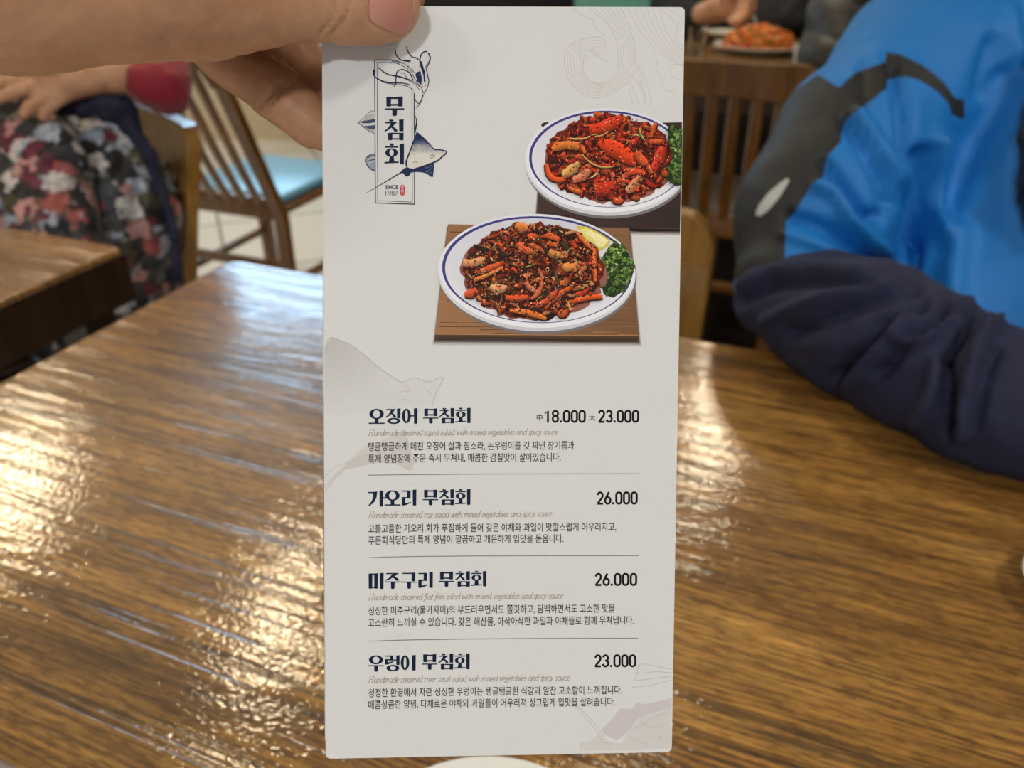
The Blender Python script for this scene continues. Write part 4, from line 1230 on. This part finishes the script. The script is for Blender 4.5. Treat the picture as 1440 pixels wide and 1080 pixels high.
p.stroke([c2_(*z) for z in [(40, 330), (150, 230), (230, 165), (275, 175)]], .8, .8, (110, 114, 126)); p.stroke([c2_(*z) for z in [(40, 335), (110, 390), (200, 460), (275, 490)]], 1.2, .7, NAVY)
p.poly([c2_(*q) for q in [(45, 325), (110, 310), (190, 300), (280, 280), (280, 330), (200, 345), (110, 345)]], (60, 70, 98)); p.poly([c2_(*q) for q in [(110, 385), (200, 380), (280, 370), (280, 430), (200, 425)]], (70, 80, 106))
for i in range(9): p.stroke([c2_(110 + i * 18, 330 - i * 5), c2_(160 + i * 13, 230 - i * 3)], .5, .3, (90, 96, 112), sm=False)
for i in range(7): p.stroke([c2_(140 + i * 20, 400 + i * 4), c2_(190 + i * 12, 440 + i * 6)], .5, .3, (90, 96, 112), sm=False)
p.poly([c2_(*q) for q in [(140, 880), (170, 830), (230, 790), (280, 780), (280, 1030), (220, 1000), (160, 940)]], (150, 156, 170))
p.stroke([c2_(*z) for z in [(280, 782), (210, 800), (150, 850), (145, 900), (170, 950), (220, 1005), (280, 1032)]], 1.0, 1.4, NAVY)
for k in range(4): p.stroke([c2_(*z) for z in [(280, 810 + k * 26), (220, 820 + k * 30), (180, 850 + k * 25), (190, 900 + k * 16)]], 1.4, .6, [(50, 62, 92), (190, 192, 196)][k % 2])
p.stroke([c2_(*z) for z in [(852, 215), (880, 290), (880, 360), (855, 480)]], .6, 2.6, NAVY)
p.build('shell_emblem', M['print'])

# ---- pale watermarks
def cw(x, y): return (780 + x / 6.747, y / 6.747)
def cr(x, y): return (445 + x / 4.5, 460 + y / 4.5)
def cf(x, y): return (780 + x / 6.355, 910 + y / 6.355)
LG = (199, 195, 191)
p = Print(1.5e-5, 1e-7)
for k in range(7):
    f = k / 6
    q = [(330 + 300 * f, 75), (520 + 190 * f, 250 + 10 * f), (590 + 165 * f, 430), (600 + 160 * f, 600), (560 + 140 * f, 740 + 40 * f), (420, 800 + 130 * f), (300 - 100 * f, 740 + 100 * f), (270 - 175 * f, 640), (300 - 160 * f, 480 - 50 * f), (420 - 20 * f, 540 - 190 * f), (500, 590 - 180 * f)]
    p.stroke([cw(*z) for z in q], 1.1 if k in (0, 6) else .7, None, LG)
for k in range(26):
    t = k / 25; a = math.radians(-95 - 250 * t); r0, r1 = 18.5, 22 + 8 * math.sin(t * 3)
    cx, cy = 842.5, 97
    p.stroke([(cx + r0 * math.cos(a), cy + r0 * math.sin(a)), (cx + r1 * math.cos(a), cy + r1 * math.sin(a))], .6, None, LG, sm=False)
p.stroke([cw(*z) for z in [(170, 75), (230, 120), (300, 170), (360, 190), (380, 250), (420, 300), (480, 340)]], .9, None, LG)
for k in range(6): p.stroke([cw(*z) for z in [(690 + 60 * k, 75), (800 + 50 * k, 270), (960 + 35 * k, 470 - 10 * k), (1100 + 20 * k, 560 - 20 * k), (1232, 640 - 40 * k)]], .9 if k in (0, 5) else .6, None, LG)
for q in ([(700, 800), (740, 1000)], [(720, 780), (800, 1000)], [(750, 740), (850, 880), (860, 1005)], [(770, 590), (850, 740), (905, 900), (905, 1010)], [(1000, 75), (1100, 170), (1180, 260)], [(1210, 170), (1160, 260), (1150, 400), (1230, 430)], [(980, 560), (960, 650), (1000, 720), (1060, 860), (1140, 860)], [(1230, 610), (1110, 620), (1110, 720), (1200, 760)], [(1060, 75), (1180, 150), (1230, 230)]):
    p.stroke([cw(*z) for z in q], .8, None, LG)
for k in range(14):
    x = 800 + 5 * k; y = 640 + 25 * k
    p.stroke([cw(770 + 5 * k, 650 + 24 * k), cw(815 + 5 * k, 640 + 24 * k)], .6, None, LG, sm=False)
p.build('tentacle_watermark', M['print'])
p = Print(1.5e-5, 2.5e-7)
G1, G2 = (190, 188, 185), (214, 213, 210)
wing = [(52, 130), (90, 60), (200, 105), (290, 165), (420, 275), (540, 352), (620, 322), (700, 345), (800, 322), (803, 345), (765, 400), (735, 490), (650, 500), (500, 520), (330, 540), (150, 560), (52, 560)]
cen = (330, 420)
for i in range(len(wing)):
    a, b = wing[i], wing[(i + 1) % len(wing)]
    g_ = lambda q: np.array(G1) + (np.array(G2) - np.array(G1)) * np.clip(((q[0] - 52) * .5 + (q[1] - 60)) / 480, 0, 1)
    p.poly([cr(*a), cr(*b), cr(*cen)], cols=[g_(a), g_(b), (211, 210, 207)])
p.poly([cr(*q) for q in [(560, 640), (600, 780), (622, 850), (605, 912), (570, 905), (520, 872), (400, 855), (180, 905), (100, 980), (60, 1040), (50, 1000), (180, 860), (300, 760), (460, 700)]], cols=[(203, 200, 196)] * 4 + [(199, 196, 192)] * 4 + [(209, 206, 202)] * 6)
p.stroke([cr(*q) for q in [(60, 180), (80, 70), (200, 105), (290, 165), (420, 275), (540, 352)]], .8, 1.2, (180, 177, 172))
p.stroke([cr(*q) for q in [(540, 352), (620, 322), (700, 345), (800, 320), (765, 400), (735, 490)]], 1.0, 1.2, (186, 182, 177))
for q in ([(540, 360), (590, 400), (520, 410)], [(520, 470), (560, 455), (590, 470)], [(660, 370), (720, 420), (745, 470)], [(60, 1040), (140, 930), (260, 830), (430, 790)], [(52, 950), (130, 880), (240, 850)]): p.stroke([cr(*z) for z in q], .8, None, (192, 188, 183))
p.build('ray_watermark', M['print'])
p = Print(1.5e-5, 2.5e-7)
p.poly([cf(*q) for q in [(1054, 455), (900, 490), (800, 512), (740, 495), (690, 550), (580, 548), (520, 640), (420, 735), (440, 780), (560, 832), (640, 770), (750, 640), (860, 592), (1052, 545)]], (203, 195, 196))
p.poly([cf(*q) for q in [(1052, 548), (860, 596), (750, 650), (640, 780), (600, 860), (640, 918), (800, 912), (1040, 905)]], (208, 205, 202))
p.poly([cf(*q) for q in [(220, 870), (330, 830), (420, 760), (470, 850), (600, 860), (640, 918), (230, 925)]], (210, 206, 203))
for q in ([(190, 530), (270, 620), (360, 730), (420, 830)], [(210, 530), (300, 620), (380, 710), (440, 800)], [(220, 900), (260, 850), (400, 850), (520, 860)], [(870, 800), (910, 780), (940, 810), (900, 830), (870, 800)], [(740, 180), (800, 150), (900, 170), (1055, 200)], [(730, 240), (900, 220), (1055, 230)],
          [(720, 300), (880, 280), (1055, 260)], [(690, 360), (860, 340), (1055, 290)], [(760, 150), (730, 240), (720, 300)], [(760, 660), (860, 720), (980, 690)], [(660, 800), (760, 850), (900, 880)], [(700, 740), (780, 700), (900, 620), (1040, 580)]):
    p.stroke([cf(*z) for z in q], .9, None, (190, 188, 186))
p.build('fish_watermark', M['print'])

# ---- the two printed dish photographs
def shade(c, f): return tuple(np.clip(np.array(c, float) * f, 0, 255))
def board(p, quad, edge, base, dark, n=70, shadow=True):
    (a, b, c, d) = [np.array(q, float) for q in quad]          # tl tr br bl
    if shadow:
        for k in range(6):
            e = 7 - k * 1.2; s = 1 - (k + 1) / 6
            col = np.array(PAPER) * s + np.array((70, 58, 56)) * (1 - s)
            p.poly([a + (-e * .4, e), b + (e * .5, e), c + (e * .6, e * .9 + edge), d + (-e * .5, e * .9 + edge)], col)
    p.poly([d, c, c + (-2, edge), c + (-(c - d)[0] * .3, edge + 1), d + ((c - d)[0] * .3, edge - 2), d + (2, edge)], cols=[shade(base, .62)] * 2 + [shade(base, .38)] * 4)
    p.poly([a, b, c, d], cols=[base, shade(base, .9), shade(base, .8), shade(base, 1.08)])
    for i in range(n):
        v = rng.random(); u0 = rng.uniform(0, .9); u1 = min(1, u0 + rng.uniform(.08, .5))
        f = lambda u: (a * (1 - u) + b * u) * (1 - v) + (d * (1 - u) + c * u) * v
        p.stroke([f(u0), f((u0 + u1) / 2) + (0, rng.uniform(-.6, .6)), f(u1)], rng.uniform(.4, 1.5), .3, shade(base, rng.choice([.62, .72, .82, 1.15, 1.25])))
    p.stroke([d, c], .9, None, shade(base, 1.25), sm=False)

def plate(p, cx, cy, rx, ry, rot, ringw):
    E = lambda dx, dy, ax, ay, col, n=64, col2=None: p.ell(cx + dx, cy + dy, ax, ay, col, n, rot, col2=col2)
    E(1, 4, rx + .5, ry + 1, (120, 116, 118)); E(0, 1, rx, ry, (206, 206, 212), col2=(240, 240, 244)); E(.5, -1.5, rx - 1.5, ry - 2.5, (238, 238, 242), col2=(226, 226, 236))
    E(1, -3.2, rx - 5.5, ry - 7.5, (64, 64, 128)); E(1.6, -2.2, rx - 5.5 - ringw, ry - 8.2 - ringw * .35, (232, 231, 236), col2=(214, 213, 222))
    E(2, 1, rx - 20, ry - 22, (226, 225, 231), col2=(218, 217, 226))

def food(p, cx, cy, rx, ry, n, pal, big, seed, strips, sesame=150):
    R = random.Random(seed)
    p.ell(cx + 1, cy + 3, rx * 1.03, ry * 1.0, (150, 96, 84), 60, 0, .05)
    p.ell(cx, cy, rx, ry, (110, 40, 22), 60, 0, .07)
    def pos(m=.95):
        while True:
            x, y = R.uniform(-1, 1), R.uniform(-1, 1)
            if x * x + y * y < m: return cx + x * rx, cy + y * ry
    def piece(x, y, l, w, a, c, bend=0.0):
        d = np.array((math.cos(a), math.sin(a))); nn = np.array((-d[1], d[0]))
        P = [np.array((x, y)) + d * l * t + nn * bend * l * (1 - 4 * t * t) for t in np.linspace(-.5, .5, 7)]
        lit = shade(c, 1.18); dk = shade(c, .52)
        t = np.gradient(np.array(P), axis=0); t /= np.linalg.norm(t, axis=1)[:, None]; q = np.stack([-t[:, 1], t[:, 0]], 1)
        q[q[:, 1] > 0] *= 1
        ww = w * np.array([R.uniform(.3, .95), .9, R.uniform(.85, 1.1), R.uniform(.85, 1.15), 1, .85, R.uniform(.3, .9)]) / 2
        ww = ww * np.array([R.uniform(.8, 1.2) for _ in range(7)])
        up = np.where((q[:, 1] < 0)[:, None], q, -q)
        P = np.array(P)
        p.strip(P + up * (ww + .7)[:, None] + (0.3, .9), P - up * (ww + .8)[:, None] + (.3, 1.0), (62, 22, 14), (52, 18, 12))
        p.strip(P + up * ww[:, None], P, lit, c); p.strip(P, P - up * ww[:, None], c, dk)
        if R.random() < .5:
            h = R.uniform(-.3, .2)
            j = 2 + R.randrange(3)
            p.stroke([P[j - 1] + up[j] * ww[j] * .5, P[j] + up[j] * ww[j] * .55], .8, .4, shade(c, 1.5) if R.random() < .6 else (250, 216, 190), sm=False)
    for i in range(n):
        x, y = pos()
        c = shade(pal[R.randrange(len(pal))], R.uniform(.62, 1.05))
        L = R.uniform(.6, 1.3) * big
        piece(x, y, L * 1.5, L * R.uniform(.35, .7), R.uniform(-1.3, 1.3), c, R.uniform(-.25, .25))
        if i % 7 == 0:
            x, y = pos(.9); p.ell(x, y, R.uniform(1.5, 4), R.uniform(1, 2.4), (26, 22, 14), 9, R.uniform(0, 3), .25)
    for (x0, y0, x1, y1, w, c, b) in strips:
        a = math.atan2(y1 - y0, x1 - x0); piece((x0 + x1) / 2, (y0 + y1) / 2, math.hypot(x1 - x0, y1 - y0), w, a, c, b)
    for i in range(int(n * 1.3)):
        x, y = pos(.97)
        p.ell(x, y, R.uniform(.8, 2.6), R.uniform(.5, 1.3), shade(pal[R.randrange(len(pal))], R.choice([.35, .55, .9, 1.2, 1.4])), 8, R.uniform(-1.4, 1.4), .4)
    for i in range(24):
        x, y = pos(.85); a = R.uniform(-1.2, 1.2); l = R.uniform(4, 10)
        p.stroke([(x, y), (x + l * .5 * math.cos(a), y + l * .5 * math.sin(a) - R.uniform(-1, 2)), (x + l * math.cos(a), y + l * math.sin(a))], .9, .6, R.choice([(150, 140, 70), (196, 170, 100), (70, 84, 36), (52, 60, 26)]))
    for i in range(sesame):
        x, y = pos(.9); p.ell(x, y, .65, .45, R.choice([(248, 220, 190), (240, 196, 150), (255, 240, 224)]), 6, R.uniform(0, 3))

def lettuce(p, pts, n, seed, s=1.0):
    R = random.Random(seed); P = np.array(pts, float); lo, hi = P.min(0), P.max(0)
    p.poly(pts, (36, 52, 22)); k = 0
    while k < n:
        x, y = R.uniform(lo[0], hi[0]), R.uniform(lo[1], hi[1])
        if sdpoly(np.array([[x, y]]), P)[0] > -1.0: continue
        k += 1
        t = (y - lo[1]) / (hi[1] - lo[1]); g_ = R.uniform(.55, 1.15) * (1.15 - .45 * t)
        c = shade(R.choice([(92, 130, 48), (70, 108, 40), (120, 156, 72), (54, 84, 34), (148, 178, 98)]), g_)
        p.ell(x + R.uniform(-2, 2), y + R.uniform(-2, 2), R.uniform(1.4, 4.6) * s, R.uniform(.9, 2.6) * s, c, 11, R.uniform(0, 3), .5)
        if R.random() < .4: p.stroke([(x - 1.6, y + R.uniform(-1, 1)), (x, y - 1), (x + 1.8, y + R.uniform(-1, 1))], .5, .3, shade((176, 204, 128), g_))

# rear dish (right, cut by the edge of the card)
p = Print(5e-5, 4e-7)
board(p, [(764, 176), (962, 172), (962, 322), (754, 318)], 3, (66, 50, 46), (30, 24, 24), 50)
p.ell(768, 176, 7, 4, (58, 40, 34), 14)
plate(p, 853.5, 227, 116, 75.5, .03, 3.2)
RED = [(190, 52, 26), (206, 70, 34), (168, 40, 24), (214, 96, 44), (150, 40, 24), (196, 86, 40), (120, 34, 20)]
def k3(x, y): return (730 + x / 5.683, 140 + y / 5.683)
st3 = [(*k3(630, 350), *k3(930, 520), 20, (214, 66, 26), -.06), (*k3(560, 250), *k3(820, 150), 17, (204, 58, 26), .06), (*k3(215, 520), *k3(370, 640), 8, (216, 84, 34), .30), (*k3(345, 610), *k3(480, 510), 13, (206, 160, 92), .05), (*k3(260, 400), *k3(480, 380), 13, (206, 116, 48), -.1),
       (*k3(430, 650), *k3(560, 560), 11, (214, 128, 92), .1), (*k3(860, 740), *k3(970, 620), 13, (196, 130, 88), .05), (*k3(600, 720), *k3(770, 680), 22, (188, 50, 28), .1), (*k3(1070, 560), *k3(1150, 380), 15, (196, 58, 34), .05), (*k3(930, 420), *k3(1020, 520), 13, (204, 84, 42), .1),
       (*k3(500, 440), *k3(750, 540), 3.0, (196, 160, 84), .16), (*k3(400, 310), *k3(560, 300), 2.6, (206, 166, 96), .1), (*k3(900, 280), *k3(1000, 300), 2.8, (190, 176, 110), 0), (*k3(960, 230), *k3(1000, 330), 2.6, (170, 160, 90), .1), (*k3(600, 300), *k3(710, 260), 2.6, (196, 150, 84), .1),
       (*k3(570, 630), *k3(640, 560), 2.4, (206, 190, 130), .1), (*k3(740, 800), *k3(830, 810), 9, (206, 84, 40), .1), (*k3(390, 700), *k3(500, 740), 6, (214, 104, 40), .1)]
food(p, 857, 222, 87, 60, 330, RED, 11.5, 3, st3, 120)
lettuce(p, [k3(*q) for q in [(1190, 205), (1290, 240), (1330, 240), (1330, 690), (1240, 690), (1170, 640), (1210, 500), (1230, 430), (1180, 330)]], 150, 5)
p.build('dish_photo', M['print'])['label'] = 'printed picture of the redder salad, cut by the card edge'
# front dish
p = Print(1.9e-4, 3.2e-7)
board(p, [(630.5, 315.5), (884.5, 321), (897.5, 472), (612, 470)], 8, (150, 108, 74), (60, 40, 28), 110)
plate(p, 754.5, 382.5, 139.3, 82.5, .035, 3.6)
def k2(x, y): return (600 + x / 4.5, 290 + y / 4.5)
# lemon wedge
p.poly([k2(*q) for q in [(945, 125), (1010, 128), (1090, 165), (1165, 215), (1150, 250), (1110, 280), (1070, 290), (1040, 260), (980, 190)]], (214, 196, 84))
p.poly([k2(*q) for q in [(955, 150), (1010, 140), (1085, 175), (1150, 218), (1120, 255), (1075, 270), (1040, 240), (985, 180)]], cols=[(240, 232, 160)] * 3 + [(250, 244, 190)] * 2 + [(226, 212, 110)] * 3)
for q in ([(1000, 165), (1090, 215)], [(1040, 160), (1080, 235)], [(1120, 205), (1070, 250)], [(1085, 180), (1095, 250)]): p.stroke([k2(*z) for z in q], .9, .5, (252, 248, 214), sm=False)
lettuce(p, [k2(*q) for q in [(1150, 260), (1190, 225), (1250, 255), (1290, 320), (1320, 380), (1290, 470), (1240, 540), (1180, 580), (1120, 560), (1090, 440), (1100, 340)]], 230, 9, .9)
MIX = [(200, 84, 36), (186, 62, 30), (214, 116, 58), (150, 52, 26), (206, 140, 86), (92, 44, 22), (58, 44, 24), (44, 40, 20), (176, 96, 48), (120, 60, 30), (214, 76, 34)]
st2 = [(*k2(640, 200), *k2(840, 220), 9, (222, 92, 36), -.14), (*k2(310, 420), *k2(490, 355), 9, (206, 84, 40), .04), (*k2(300, 470), *k2(485, 385), 5.5, (222, 130, 60), .03), (*k2(525, 660), *k2(755, 715), 8.5, (222, 120, 48), -.05), (*k2(750, 640), *k2(905, 520), 8, (214, 92, 40), -.05), (*k2(690, 640), *k2(830, 530), 7.5, (200, 84, 48), .05),
       (*k2(910, 610), *k2(1110, 575), 7, (220, 92, 36), -.05), (*k2(940, 160), *k2(1055, 280), 6, (216, 104, 48), .04), (*k2(1065, 270), *k2(1062, 475), 6, (222, 104, 46), .02), (*k2(500, 580), *k2(640, 575), 10, (218, 84, 38), .04), (*k2(570, 240), *k2(670, 290), 9, (226, 96, 50), .1), (*k2(640, 420), *k2(700, 540), 7, (214, 120, 80), .3),
       (*k2(660, 590), *k2(720, 420), 6, (206, 104, 64), .2), (*k2(860, 380), *k2(960, 370), 13, (216, 136, 66), .15), (*k2(770, 290), *k2(890, 300), 12, (206, 134, 72), .15), (*k2(400, 510), *k2(510, 510), 12, (216, 160, 112), .15), (*k2(230, 360), *k2(370, 330), 12, (220, 152, 100), .1), (*k2(560, 120), *k2(640, 140), 14, (214, 130, 66), .1),
       (*k2(660, 140), *k2(760, 150), 11, (52, 26, 20), .1), (*k2(830, 130), *k2(870, 190), 6, (52, 54, 26), .1), (*k2(850, 230), *k2(960, 320), 5, (60, 58, 28), .05), (*k2(430, 290), *k2(500, 310), 10, (46, 38, 22), .1), (*k2(950, 560), *k2(1030, 500), 8, (206, 62, 34), .1), (*k2(830, 680), *k2(890, 650), 11, (206, 90, 46), .2), (*k2(240, 560), *k2(320, 530), 11, (208, 86, 44), .1),
       (*k2(610, 390), *k2(690, 365), 2.2, (120, 124, 52), .05), (*k2(810, 400), *k2(835, 490), 3, (96, 92, 40), .05), (*k2(930, 530), *k2(1030, 490), 2.2, (130, 110, 50), .1)]
food(p, 749.5, 381, 97, 66.5, 520, MIX, 8.6, 12, st2, 190)
p.build('dish_photo', M['print'])['label'] = 'printed picture of the salad with lemon and lettuce on a wooden board'

# ------------------------------------------------------------------ the hand holding the menu
HK = .0025
thumb = chain([(546, 10, .2226, 44), (520, 8, .2218, 48), (480, 4, .2205, 49), (425, -6, .2185, 55), (375, -14, .2155, 60)], .004)
thenar = chain([(350, -22, .213, 70), (290, -26, .207, 88), (200, -34, .200, 96), (110, -42, .194, 108), (0, -52, .188, 134), (-120, -95, .184, 146), (-330, -145, .178, 156)], .010)
palm = chain([(330, -70, .225, 88), (220, -85, .222, 105), (80, -100, .212, 125)], .012)
f_index = chain([(300, -20, .243, 55), (420, -12, .2475, 40), (520, -10, .2485, 36), (572, -2, .2468, 25)], .003)
f_mid = chain([(330, -5, .246, 50), (390, 56, .2525, 37), (440, 106, .2555, 36), (505, 165, .2525, 33), (530, 182, .2475, 26)], .001)
f_ring = chain([(255, -5, .238, 56), (316, 80, .2425, 36), (385, 128, .2455, 37), (440, 172, .2468, 35), (460, 185, .2464, 28)], .0012)
f_pink = chain([(230, -20, .245, 48), (300, 50, .262, 31), (345, 82, .272, 29), (390, 112, .275, 26)], .001)
prims = thumb + thenar + palm + f_index + f_mid + f_ring + f_pink
V, Fc = surface(prims, .00105, HK)
N = normals_of(V, Fc)
p2 = proj(V); q_ = (V - CAM) @ FWD
NAIL = [(518, -14), (516, 6), (517, 24), (521, 33), (533, 41), (548, 47), (560, 51), (571, 50), (580, 40), (584, 22), (584, 4), (580, -14), (560, -26), (535, -24)]
sd_ = sdpoly(p2, NAIL)
front_m = np.clip(-(N @ FWD) * 4, 0, 1) * (q_ < .225) * np.exp(-np.maximum(0, sd_ - 25) / 6)
V = V + N * (front_m * (.0005 * np.exp(-((sd_ - 3.5) / 3.0) ** 2) - .0008 * (sd_ < 0) * (1 - np.exp(-(sd_ / 4) ** 2)) ))[:, None]
V = folds(V, N, [([(441, 60), (452, 46), (464, 30), (471, 10), (473, -12)], -.0011, 2.6), ([(455, 58), (470, 44), (484, 26), (491, 8), (493, -10)], -.0010, 2.4), ([(448, 58), (459, 44), (472, 24), (480, 0)], .0005, 3.0),
                 ([(464, 56), (478, 40), (486, 24), (490, 12)], -.0004, 1.8), ([(402, 48), (418, 53), (435, 55)], .0006, 6),
                 ([(366, 153), (380, 135), (397, 114)], -.0013, 2.6), ([(373, 157), (388, 139), (403, 120)], -.0011, 2.4), ([(322, 108), (340, 92), (352, 74)], -.0004, 2.5), ([(334, 112), (352, 92), (364, 78)], -.0004, 2.5)], 1.0)
V = wrinkle(V, N, .0004, 110, 21)
hand_o = mobj('hand', V, Fc, M['skin'], None, True)
tag(hand_o, 'left hand entering from the upper left, pinching the menu between thumb and fingers', 'hand')
# nail plate seated on the thumb
gx, gy = np.meshgrid(np.linspace(-1, 1, 27), np.linspace(-1, 1, 27), indexing='ij')
NP = []
lo, hi = np.array(NAIL).min(0), np.array(NAIL).max(0)
cc = np.array((551, 12))
ring_ = smooth2(NAIL + [NAIL[0]], 4)[:-1]
verts = [cc]; faces = []
m = len(ring_); K = 7
pts2 = [cc] + [cc + (r - cc) * (k / K) for k in range(1, K + 1) for r in ring_]
def on_thumb(px, py, lift):
    """walk down the viewing ray to the thumb surface"""
    d = .190
    for _ in range(60):
        s = float(sdf_eval(np.array([W(px, py, d)], np.float32), thumb, HK)[0])
        if abs(s) < 1e-5: break
        d += max(s * .8, 2e-5) if s > 0 else s
        if d > .235: break
    return W(px, py, min(d, .2245) - lift)
nv = []
for i, (x, y) in enumerate(pts2):
    k = 0 if i == 0 else (i - 1) // m + 1
    nv.append(on_thumb(x, y, .0002 + .0003 * (1 - (k / K) ** 2) if k < K else -.0005))
nf = [[0, 1 + i, 1 + (i + 1) % m] for i in range(m)]
for k in range(K - 1):
    for i in range(m):
        j = (i + 1) % m
        nf.append([1 + k * m + i, 1 + (k + 1) * m + i, 1 + (k + 1) * m + j, 1 + k * m + j])
no = mobj('thumb_nail', nv, nf, M['nail'], hand_o, True, True)
md = no.modifiers.new('thick', 'SOLIDIFY'); md.thickness = .0004; md.offset = -1

# the photographer's sleeve, left of the frame
w0 = W(-200, -115, .182); w1 = W(-330, -145, .178)
V, Fc = surface([('c', w0, w1, .029, .031), ('c', w1, w1 + np.array([-.14, .0, -.02]), .031, .040), ('c', w1 + np.array([-.14, .0, -.02]), w1 + np.array([-.30, -.03, -.08]), .040, .050)], .003, .01)
N = normals_of(V, Fc); V = wrinkle(V, N, .003, 22, 31)
mobj('sleeve', V, Fc, dark_cloth, hand_o, True, True)
